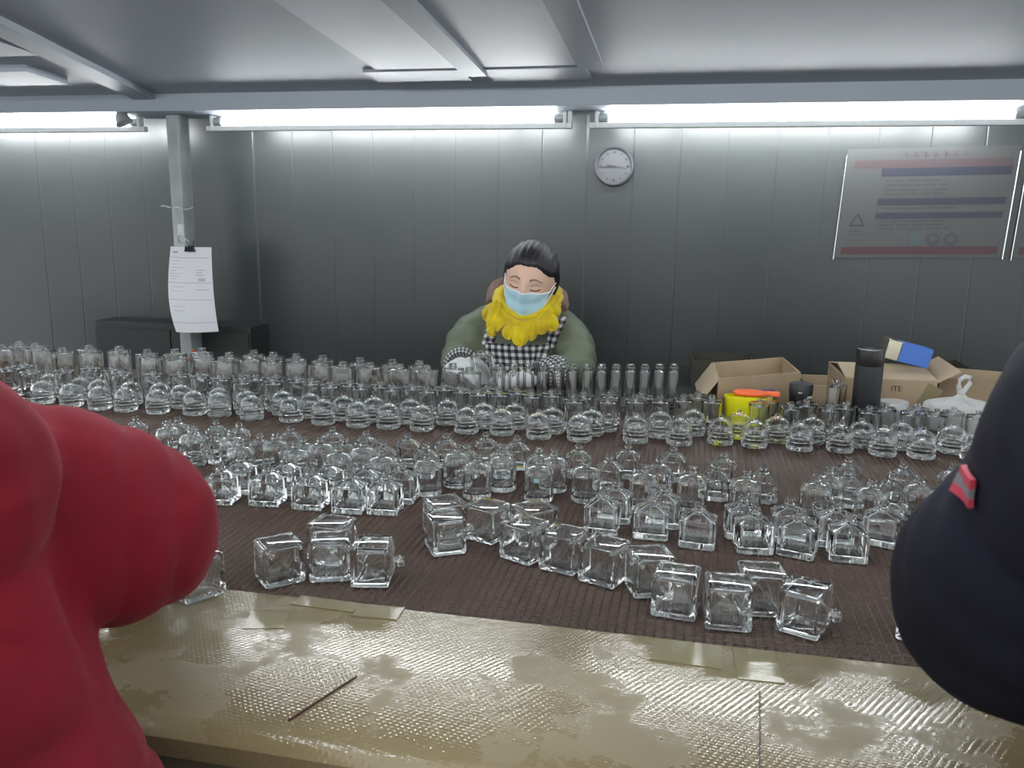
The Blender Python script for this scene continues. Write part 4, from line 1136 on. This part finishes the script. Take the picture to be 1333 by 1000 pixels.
def hair_mesh(mtx, name, parent, thick=0.012, bun=True, n=72, m=54):
    D, F_ = sphere_dirs(n, m)
    V = []
    for d in D:
        p = head_pt(d)
        line = 0.052 - 0.50*p.x*p.x/0.072 - 0.0025*math.cos(p.x*110)       # height of the hairline across the forehead
        front = d.y > -0.12
        # face opening: below the hairline and in front of the ears
        s1 = max(0.0, min(1.0, (line - p.z)/0.020+0.5))
        s2 = max(0.0, min(1.0, (d.y - 0.02)/0.10))
        s3 = max(0.0, min(1.0, (-p.z-0.045)/0.02))
        f = max(s1*s2, s3 if d.y > -0.75 else s3*0.3)
        t = thick*(0.62+0.75*abs(d.x)**1.5+0.35*max(0, -d.y))*(1-f) - 0.012*f
        t += 0.0012*math.sin(p.x*420+p.z*60)*(1-f)
        nn = Vector((p.x/0.072**2, p.y/0.093**2, p.z/0.112**2)).normalized()
        V.append(mtx @ (p+nn*t))
    mb = MB().add(V, F_)
    if bun:
        mb.ball(mtx @ Vector((0.0, -0.118, -0.02)), 1, 16, 10, mtx.to_3x3() @ Matrix.Diagonal((0.040, 0.034, 0.036)))
    return wp(mb, name, 'hair', parent, 120)
def head_matrix(center, azim, pitch, roll):
    """azim turns the face from -Y towards +X, pitch nods it down, roll leans the crown to +X"""
    base = Matrix(((-1, 0, 0), (0, -1, 0), (0, 0, 1))).to_4x4()       # face towards -Y
    base = Matrix.Rotation(azim, 4, 'Z') @ Matrix.Rotation(pitch, 4, 'X') @ Matrix.Rotation(roll, 4, 'Y') @ base
    return Matrix.Translation(center) @ base

# ---- the seated worker behind the belt
W = empty('person', (-0.505, 2.58, 0.0))
HM = head_matrix((-0.458, 2.440, 1.283), math.radians(-2), math.radians(11), math.radians(9))
body = MB()
head_mesh(body, HM)
nk = HM @ Vector((0, -0.03, -0.07))
limb(body, [nk, (-0.485, 2.505, 1.19), (-0.50, 2.54, 1.13)], [0.050, 0.052, 0.060], 8)
body.tube(curve([(-0.505, 2.57, 0.56), (-0.505, 2.58, 0.72), (-0.505, 2.575, 0.95), (-0.505, 2.55, 1.12), (-0.50, 2.545, 1.16)], 14), radii([(0.15, 0.10), (0.15, 0.10), (0.145, 0.095), (0.155, 0.085), (0.07, 0.06)], 14), 20, False, (0, 1, 0))
SHL, SHR = Vector((-0.632, 2.56, 1.118)), Vector((-0.378, 2.56, 1.118))
EL, ER = Vector((-0.672, 2.46, 1.012)), Vector((-0.328, 2.46, 1.014))
HL, HR = Vector((-0.625, 2.275, 1.035)), Vector((-0.440, 2.285, 1.005))
for s_, e_, h_ in ((SHL, EL, HL), (SHR, ER, HR)):
    limb(body, [s_, lerp(s_, e_, .5), e_], [0.045, 0.042, 0.036], 8)
    limb(body, [e_, lerp(e_, h_, .6), h_], [0.036, 0.030, 0.024], 8)
for s in (-1, 1):
    hip = Vector((-0.505+s*0.085, 2.57, 0.58)); knee = Vector((-0.505+s*0.11, 2.32, 0.56)); ank = Vector((-0.505+s*0.11, 2.36, 0.10))
    limb(body, [hip, lerp(hip, knee, .5), knee], [0.085, 0.075, 0.058], 8)
    limb(body, [knee, lerp(knee, ank, .4), ank], [0.056, 0.050, 0.036], 8)
    limb(body, [ank+Vector((0, 0.02, -0.05)), ank+Vector((0, -0.08, -0.06)), ank+Vector((0, -0.16, -0.065))], [(0.036, 0.04), (0.04, 0.034), (0.036, 0.028)], 6)
bme = remesh(body, 'body', 0.0048, None, 2)
def body_mat(c):
    d = HM.inverted() @ c
    return 0 if c.z > 1.14 and (c-Vector((-0.47, 2.47, 1.22))).length < 0.24 else 1
as_obj(bme, 'body', ['skin', 'trousers'], W, body_mat)
head_bvh = bvh_of(bme)
hair_mesh(HM, 'hair', W, 0.009)

jk = MB()
jk.tube(curve([(-0.505, 2.585, 0.60), (-0.505, 2.585, 0.75), (-0.505, 2.575, 0.95), (-0.505, 2.56, 1.08), (-0.502, 2.555, 1.135), (-0.50, 2.55, 1.165)], 18), radii([(0.185, 0.135), (0.18, 0.135), (0.175, 0.13), (0.172, 0.115), (0.135, 0.09), (0.08, 0.065)], 18), 26, False, (0, 1, 0))
limb(jk, [(-0.615, 2.56, 1.122), (-0.505, 2.56, 1.14), (-0.395, 2.56, 1.122)], [0.066, 0.066, 0.066], 8)
CL, CR = lerp(EL, HL, .52), lerp(ER, HR, .50)
limb(jk, [SHL+Vector((0.015, 0, -0.005)), lerp(SHL, EL, .45)+Vector((-0.012, 0, 0.01)), EL+Vector((-0.004, 0, 0.004)), CL], [0.070, 0.067, 0.062, 0.048], 16)
limb(jk, [SHR+Vector((-0.015, 0, -0.005)), lerp(SHR, ER, .45)+Vector((0.012, 0, 0.01)), ER+Vector((0.004, 0, 0.004)), CR], [0.070, 0.067, 0.062, 0.048], 16)
def quilt(c, n_):
    d = 0.0
    for s_, e_ in ((SHL, EL), (SHR, ER)):
        ax = (e_-s_); L_ = ax.length; ax = ax/L_
        t = (c-s_).dot(ax)/L_
        r = ((c-s_)-ax*t*L_).length
        if -0.1 < t < 1.2 and r < 0.1:
            d = 0.004*abs(math.sin(PI*(t*L_/0.055+noise.noise(c*9)*0.35)))-0.002
    return d + 0.004*noise.noise(c*18) + 0.002*noise.noise(c*45)
jme = remesh(jk, 'jacket', 0.0065, quilt, 4)
as_obj(jme, 'jacket', ['olive'], W)
jb = bvh_of(jme)
def on_jacket(x, z, off=0.0):
    h = jb.ray_cast(Vector((x, 2.0, z)), Vector((0, 1, 0)))
    return (h[0] if h[0] is not None else Vector((x, 2.52, z))) + Vector((0, -off, 0))
# apron bib, straps, oversleeves
g = []
zs = np.linspace(0.80, 1.082, 30)
for z in zs:
    hw = 0.098 + max(0, (1.08-z))*0.06
    row = []
    for i in range(25):
        x = -0.497 + hw*(2*i/24-1)
        p = on_jacket(x, z)
        row.append(p)
    g.append(row)
for it in range(3):
    g = [[Vector((g[j][i].x, sum(g[min(max(j+a, 0), len(g)-1)][min(max(i+b_, 0), 24)].y for a in (-1, 0, 1) for b_ in (-1, 0, 1))/9, g[j][i].z)) for i in range(25)] for j in range(len(g))]
ap = patch(jb, g, 0.007, 0.002, 'apron_bib', 'gingham', W, uv=lambda i, j: (g[j][i].x+0.003*math.sin(j*0.5), g[j][i].z))
for s, x0, x1 in ((-1, -0.590, -0.570), (1, -0.400, -0.372)):
    gg = []
    for j in range(12):
        t = j/11
        z = 1.075+0.085*t
        xc = x0*(1-t)+x1*t
        gg.append([on_jacket(xc+w_*0.018, min(z, 1.165)) for w_ in (-1, -0.5, 0, 0.5, 1)])
    patch(jb, gg, 0.006, 0.002, 'apron_strap', 'gingham', W, uv=lambda i, j: (i*0.009, j*0.0085))
for nm, a, b_ in (('oversleeve', CL, HL), ('oversleeve', CR, HR)):
    mb = MB()
    pts = curve([lerp(a, b_, -0.35), lerp(a, b_, 0.1), lerp(a, b_, 0.55)], 12)
    mb.tube(pts, [0.052+0.003*math.sin(k*2.2) - 0.012*(k/12)**3 for k in range(13)], 24)
    o = wp(mb, nm, 'check_small', W, 80)
    l = o.data.uv_layers.new(name='UVMap')
    for lp in o.data.loops:
        vi = lp.vertex_index
        l.data[lp.index].uv = ((vi % 24)*0.0125, (vi//24)*0.009)
# gloves
gl = MB(); hand(gl, lerp(CL, HL, 0.7), HL+Vector((0.012, -0.020, 0.004)), (0.80, -0.50, -0.10), (0.25, 0.10, -0.95), (0.35, 0.75, 0.3), curl=0.75)
gl.ball(HL, 0.030, 14, 10)
as_obj(remesh(gl, 'glove', 0.0034, None, 2), 'glove', ['glove'], W)
gl = MB(); hand(gl, lerp(CR, HR, 0.7), HR+Vector((-0.015, -0.020, 0.0)), (-0.85, -0.45, -0.05), (-0.1, 0.1, -0.95), (-0.35, 0.85, 0.2), curl=0.6)
gl.ball(HR, 0.030, 14, 10)
as_obj(remesh(gl, 'glove', 0.0034, None, 2), 'glove', ['glove'], W)
# hood behind the neck
hd = MB()
hd.tube(curve([(-0.588, 2.52, 1.195), (-0.588, 2.56, 1.238), (-0.55, 2.60, 1.248), (-0.49, 2.615, 1.235), (-0.42, 2.60, 1.225), (-0.388, 2.56, 1.215), (-0.382, 2.52, 1.185)], 20), 0.025, 14)
as_obj(remesh(hd, 'hood', 0.006, lambda c, n_: 0.004*noise.noise(c*60), 2), 'hood', ['hood'], W)
# face details laid on the head surface
def on_face(x, z, off):
    o_ = HM @ Vector((x, 0.25, z)); d = (HM.to_3x3() @ Vector((0, -1, 0)))
    h = head_bvh.ray_cast(o_, d)
    return (h[0] if h[0] is not None else HM @ Vector((x, 0.02, z))) - d*off
for s in (-1, 1):
    mb = MB()
    mb.tube([on_face(s*(0.014+0.034*t), 0.0155+0.006*math.sin(PI*min(1, t*1.15))-0.004*t, 0.0) for t in np.linspace(0, 1, 9)], [(0.0022*(1-abs(2*t-0.8)**2*0.5), 0.0030*(1-0.55*t)) for t in np.linspace(0, 1, 9)], 8)
    wp(mb, 'eyebrow', 'brow', W)
    mb = MB()
    mb.tube([on_face(s*(0.018+0.027*t), -0.0105-0.0032*math.sin(PI*t), 0.0002) for t in np.linspace(0, 1, 9)], 0.0018, 6)
    wp(mb, 'eyelashes', 'lash', W)
    mb = MB()
    mb.tube([on_face(s*(0.018+0.026*t), 0.0005+0.003*math.sin(PI*t), -0.0006) for t in np.linspace(0, 1, 9)], 0.0010, 6)
    wp(mb, 'eyelid_crease', 'brow', W)
# mask
g = []
for j in range(15):
    v = j/14
    z = -0.025 - 0.082*v
    row = []
    for i in range(21):
        u = 2*i/20-1
        zz = z + 0.004*(1-u*u) if j < 3 else z + 0.003*u*u*(1-2*v)
        x = u*0.066*(1-0.34*v**1.5)
        p = on_face(x, max(zz, -0.098), 0.004)
        q = HM.inverted() @ p
        q.z = zz
        yfront = 0.078 + 0.022*math.exp(-(u/0.25)**2)*(1-0.5*v) - 0.050*abs(u)**2.2*(1-0.75*v) - 0.014*v*v
        q.y = max(q.y, yfront) + 0.0032*(abs(math.sin(v*PI*2.5))-0.5)*(1-u*u)
        row.append(HM @ q)
    g.append(row[::-1])
patch(head_bvh, g[::-1], 0.0, 0.002, 'face_mask', 'mask', W)
mb = MB(); mb.tube([p for p in g[0]], [(0.0022, 0.0025)]*21, 8); wp(mb, 'mask_edge', 'mask_white', W)
for s in (-1, 1):
    for j in (0, 6):
        a = g[j][0 if s > 0 else 20]
        mb = MB(); mb.tube(curve([a, HM @ Vector((s*0.074, 0.015, -0.025 if j else -0.005)), HM @ Vector((s*0.081, -0.020, 0.002))], 8), 0.0016, 6)
        wp(mb, 'ear_loop', 'mask_white', W)
# scarf: folded loops and hanging ruffles
scf = MB()
for k, (rx, ry, zc, drop, rad, ph) in enumerate(((0.076, 0.072, 1.234, 0.064, (0.016, 0.009), 0.0), (0.084, 0.082, 1.222, 0.066, (0.016, 0.010), 0.8), (0.088, 0.090, 1.206, 0.062, (0.016, 0.010), 1.7), (0.084, 0.090, 1.188, 0.048, (0.016, 0.010), 2.6), (0.078, 0.084, 1.172, 0.040, (0.015, 0.010), 3.3))):
    pts = []
    for t in np.linspace(0, 2*PI, 41)[:-1]:
        fr = max(0, -math.sin(t))
        x = -0.472 + rx*math.cos(t) + 0.004*math.sin(3*t+ph)
        y = 2.475 + ry*math.sin(t) - 0.012*fr
        z = zc + 0.025*max(0, math.sin(t)) + 0.012*abs(math.cos(t))**3 - drop*fr**1.3 + 0.004*math.sin(2*t+ph)
        pts.append((x, y, z))
    scf.tube(pts, [rad]*40, 10, True)
o = wp(scf, 'scarf_wrap', 'scarf', W, 120)
def ruffle(x, z, y, w_, l, ang, cup=0.014, tip=1.0):
    """petal shaped cloth end with rounded tip, thickened"""
    g = []
    for j in range(11):
        v = j/10
        hw = w_*0.5*(0.45+0.75*math.sin(PI*(0.12+0.80*v)))*(1 if v < 0.82 else max(0.12, math.sqrt(max(0, 1-((v-0.82)/0.185)**2))))
        row = []
        for i in range(9):
            u = 2*i/8-1
            px_ = u*hw; pz_ = -v*l
            X = x + px_*math.cos(ang) - pz_*math.sin(ang); Zz = z + px_*math.sin(ang) + pz_*math.cos(ang)
            Yy = y - cup*(1-u*u)*math.sin(PI*min(1, v*1.1)) - 0.012*v + 0.004*math.sin(u*5+v*3)
            row.append(Vector((X, Yy, Zz)))
        g.append(row[::-1])
    patch(None, g, 0.002, 0.0035, 'scarf_ruffle', 'scarf', W, smooth=50)
for (x, z, y, w_, l, an) in ((-0.548, 1.200, 2.420, 0.042, 0.060, -0.75), (-0.550, 1.215, 2.400, 0.032, 0.095, -0.16), (-0.560, 1.150, 2.398, 0.026, 0.040, -0.05), (-0.528, 1.168, 2.388, 0.032, 0.042, -0.45),
        (-0.498, 1.150, 2.368, 0.036, 0.042, -0.22), (-0.471, 1.148, 2.360, 0.040, 0.056, 0.03), (-0.445, 1.150, 2.372, 0.030, 0.042, 0.15),
        (-0.422, 1.168, 2.384, 0.040, 0.044, 0.35), (-0.402, 1.182, 2.395, 0.036, 0.054, 0.55), (-0.392, 1.205, 2.420, 0.030, 0.036, 0.7)):
    ruffle(x, z, y, w_, l, an)
tag(W, 'person in yellow scarf, blue mask, olive jacket and checked apron sorting bottles', 'person')
st = empty('stool', (-0.505, 2.60, 0.0))
MB().lathe([(0.15, 0.455), (0.155, 0.462), (0.155, 0.478), (0.15, 0.485)], 28).build('seat', M['dark_board'], st, 40)
for k in range(4):
    a = PI/4+k*PI/2
    MB().tube([(0.10*math.cos(a), 0.10*math.sin(a), 0.457), (0.15*math.cos(a), 0.15*math.sin(a), 0.0)], 0.012, 10).build('leg', M['steel'], st, 60)
tag(st, 'dark round stool under the worker with the yellow scarf', 'stool')

# ---- two workers standing on the near side, seen from behind
def standing(loc, sgn, S, E, Hd, tors, head_c, jacket, label, fold, disp_amp, azim):
    """sgn +1: the near arm is the person's right arm (left person), -1 the other way"""
    P_ = empty('person', loc)
    tx, ty = loc[0], loc[1]
    b_ = MB()
    Mh = head_matrix(head_c, azim, math.radians(25), 0)
    head_mesh(b_, Mh, 40, 30)
    limb(b_, [Mh @ Vector((0, -0.03, -0.07)), (tx, ty+0.01, 1.37), (tx, ty, 1.30)], [0.052, 0.055, 0.065], 8)
    b_.tube(curve([(tx, ty, 0.80), (tx, ty, 1.0), (tx, ty, 1.2), (tx, ty, 1.33)], 10), radii([(0.155, 0.11), (0.14, 0.10), (0.16, 0.10), (0.10, 0.07)], 10), 20, False, (0, 1, 0))
    for s in (-1, 1):
        hip = Vector((tx+s*0.085, ty, 0.82)); knee = Vector((tx+s*0.09, ty+0.02, 0.46)); ank = Vector((tx+s*0.09, ty-0.01, 0.10))
        limb(b_, [hip, lerp(hip, knee, .5), knee], [0.088, 0.075, 0.058], 8)
        limb(b_, [knee, lerp(knee, ank, .4), ank], [0.056, 0.052, 0.038], 8)
        limb(b_, [ank+Vector((0, -0.02, -0.05)), ank+Vector((0, 0.06, -0.06)), ank+Vector((0, 0.10, -0.065))], [(0.036, 0.04), (0.04, 0.034), (0.034, 0.026)], 6)
    # both arms
    S = Vector(S); E = Vector(E); Hd = Vector(Hd)
    mir = lambda p: Vector((2*tx-p.x, p.y, p.z))
    arms = [(S, E, Hd), (mir(S), mir(E)+Vector((-0.03*sgn, 0.02, -0.04)), Hd+Vector((-0.17*sgn, 0.03, 0)))]
    for (s_, e_, h_) in arms:
        limb(b_, [s_, lerp(s_, e_, .5), e_], [0.050, 0.045, 0.040], 8)
        limb(b_, [e_, lerp(e_, h_, .5), h_], [0.040, 0.035, 0.026], 8)
        d = (h_-e_).normalized()
        sd = d.cross(Vector((0, 0, 1))).normalized()
        hand(b_, h_-d*0.01, h_+d*0.05, d, (0, 0, -1), sd*(-sgn if s_ is S else sgn), curl=0.7)
    me = remesh(b_, 'body', 0.0062, None, 2)
    as_obj(me, 'body', ['skin', 'trousers'], P_, lambda c: 1 if c.z < 0.86 else 0)
    hair_mesh(Mh, 'hair', P_, 0.012, True, 48, 36)
    c_ = MB()
    for zr, ra in (tors,):
        c_.tube(curve([(tx, ty, z) for z in zr], 20), radii(ra, 20), 28, False, (0, 1, 0))
    for (s_, e_, h_) in arms:
        q = s_
        limb(c_, [q, lerp(q, e_, .5)+Vector((0, 0, 0.008)), e_, lerp(e_, h_, .35)], [fold[0], fold[1], fold[2], fold[3]], 18, 20)
        limb(c_, [lerp(e_, h_, .30), lerp(e_, h_, .60), lerp(e_, h_, .93)], [fold[3], fold[3]*0.85, fold[3]*0.66], 10)
    zs_ = min(1.30, S.z+0.014)
    limb(c_, [(tx-0.13, ty, zs_), (tx, ty+0.0, 1.32), (tx+0.13, ty, zs_)], [0.086, 0.085, 0.086], 10)
    c_.tube(curve([(tx, ty+0.005, 1.32), (tx, ty+0.01, 1.38), (tx, ty+0.015, 1.41)], 6), [0.085-0.002*k for k in range(7)], 18)
    def folds(c, n_):
        d = 0.0
        for (s_, e_, h_) in arms:
            ax = e_-s_; L_ = ax.length; ax = ax/L_
            t = (c-s_).dot(ax)
            r = ((c-s_)-ax*t).length
            if r < 0.14 and t > -0.05:
                wv = t/0.054 + 0.9*noise.noise(c*7) + 0.25*math.atan2(c.z-(s_+ax*t).z, 0.05)
                d += disp_amp*(abs(math.sin(PI*wv))**0.6-0.7)*min(1, (t+0.05)/0.08)*max(0, min(1, (0.14-r)/0.03))
                break
        else:
            wv = (c.z + 0.35*(c.x-tx)*sgn)/0.085 + 1.1*noise.noise(c*5)
            d += disp_amp*1.1*(abs(math.sin(PI*wv))**0.6-0.7)
        return d + disp_amp*0.9*noise.noise(c*13) + disp_amp*0.4*noise.noise(c*30)
    jm = remesh(c_, 'coat', 0.0075, folds, 6)
    as_obj(jm, 'coat', [jacket], P_)
    tag(P_, label, 'person')
    return P_, jm
RED_T = ([0.72, 0.80, 0.95, 1.10, 1.22, 1.31, 1.36], [(0.355, 0.21), (0.345, 0.205), (0.295, 0.185), (0.222, 0.155), (0.195, 0.145), (0.155, 0.12), (0.09, 0.085)])
pr, rme = standing((-0.625, 0.445, 0.0), 1, (-0.560, 0.455, 1.262), (-0.472, 0.605, 1.190), (-0.685, 0.90, 1.045), RED_T, (-0.65, 0.50, 1.495), 'red',
    'person in a thick red coat at the left edge, elbow bent', (0.085, 0.084, 0.082, 0.066), 0.0056, math.radians(180))
NAV_T = ([0.74, 0.85, 1.0, 1.15, 1.25, 1.33, 1.38], [(0.215, 0.16), (0.21, 0.155), (0.20, 0.15), (0.20, 0.145), (0.20, 0.14), (0.16, 0.12), (0.09, 0.085)])
pn_, nme = standing((0.425, 0.47, 0.0), -1, (0.252, 0.490, 1.345), (0.238, 0.605, 1.208), (0.385, 0.92, 1.055), NAV_T, (0.45, 0.52, 1.515), 'navy',
    'person in dark navy jacket at the right edge with a pink and grey armband', (0.090, 0.074, 0.087, 0.068), 0.0034, math.radians(180))
# armband patch on the navy sleeve
nb_ = bvh_of(nme)
for (v0, v1, m) in ((0.0, 0.34, 'pink'), (0.34, 0.68, 'reflective'), (0.68, 1.0, 'pink')):
    g = []
    for j in range(5):
        v = v0+(v1-v0)*j/4
        row = []
        for i in range(7):
            u = i/6
            px_ = Vector((0.160, 0.540, 1.316)) + Vector((0.014, -0.030, 0.0))*u + Vector((0.003, 0.008, -0.020))*v
            hit = nb_.find_nearest(px_); row.append(hit[0]+hit[1]*0.003)
        g.append(row[::-1])
    patch(nb_, g[::-1], 0.001, 0.003, 'armband_stripe', m, pn_)

# ------------------------------------------------------------------ pieces of parts go one level deeper
def hang(root, child_prefixes, part_prefix):
    ch = list(root.children)
    parts = [c for c in ch if c.name.split('.')[0] == part_prefix]
    if not parts: return
    for c in ch:
        if c.name.split('.')[0] in child_prefixes:
            p = min(parts, key=lambda q: 0)
            c.location = c.location - p.location
            c.parent = p
for o in list(bpy.data.objects):
    if o.parent is None and o.type == 'EMPTY':
        k = o.name.split('.')[0]
        if k == 'tube_light': hang(o, ('tube_cap',), 'lamp_tube'); hang(o, ('lamp_holder', 'hanger'), 'housing')
        elif k == 'wall_clock': hang(o, ('hour_mark', 'hour_hand', 'minute_hand', 'second_hand', 'hub'), 'dial')
        elif k == 'poster': hang(o, ('red_bar', 'header_bar', 'blue_bar', 'text_line', 'title_stroke', 'warning_triangle', 'triangle_centre', 'round_symbol', 'symbol_centre'), 'film')
        elif k == 'paper_sheet': hang(o, ('printed_line', 'handwriting'), 'sheet')
        elif k == 'black_jar': hang(o, ('printed_line',), 'jar')
        elif k == 'front_ledge': hang(o, ('tape_strip', 'cut_line'), 'cardboard_cover')
W_ = W
hang(W, ('scarf_ruffle',), 'scarf_wrap'); hang(W, ('mask_edge', 'ear_loop'), 'face_mask'); hang(W, ('apron_strap',), 'apron_bib')
hang(pn_, ('armband_stripe',), 'coat')
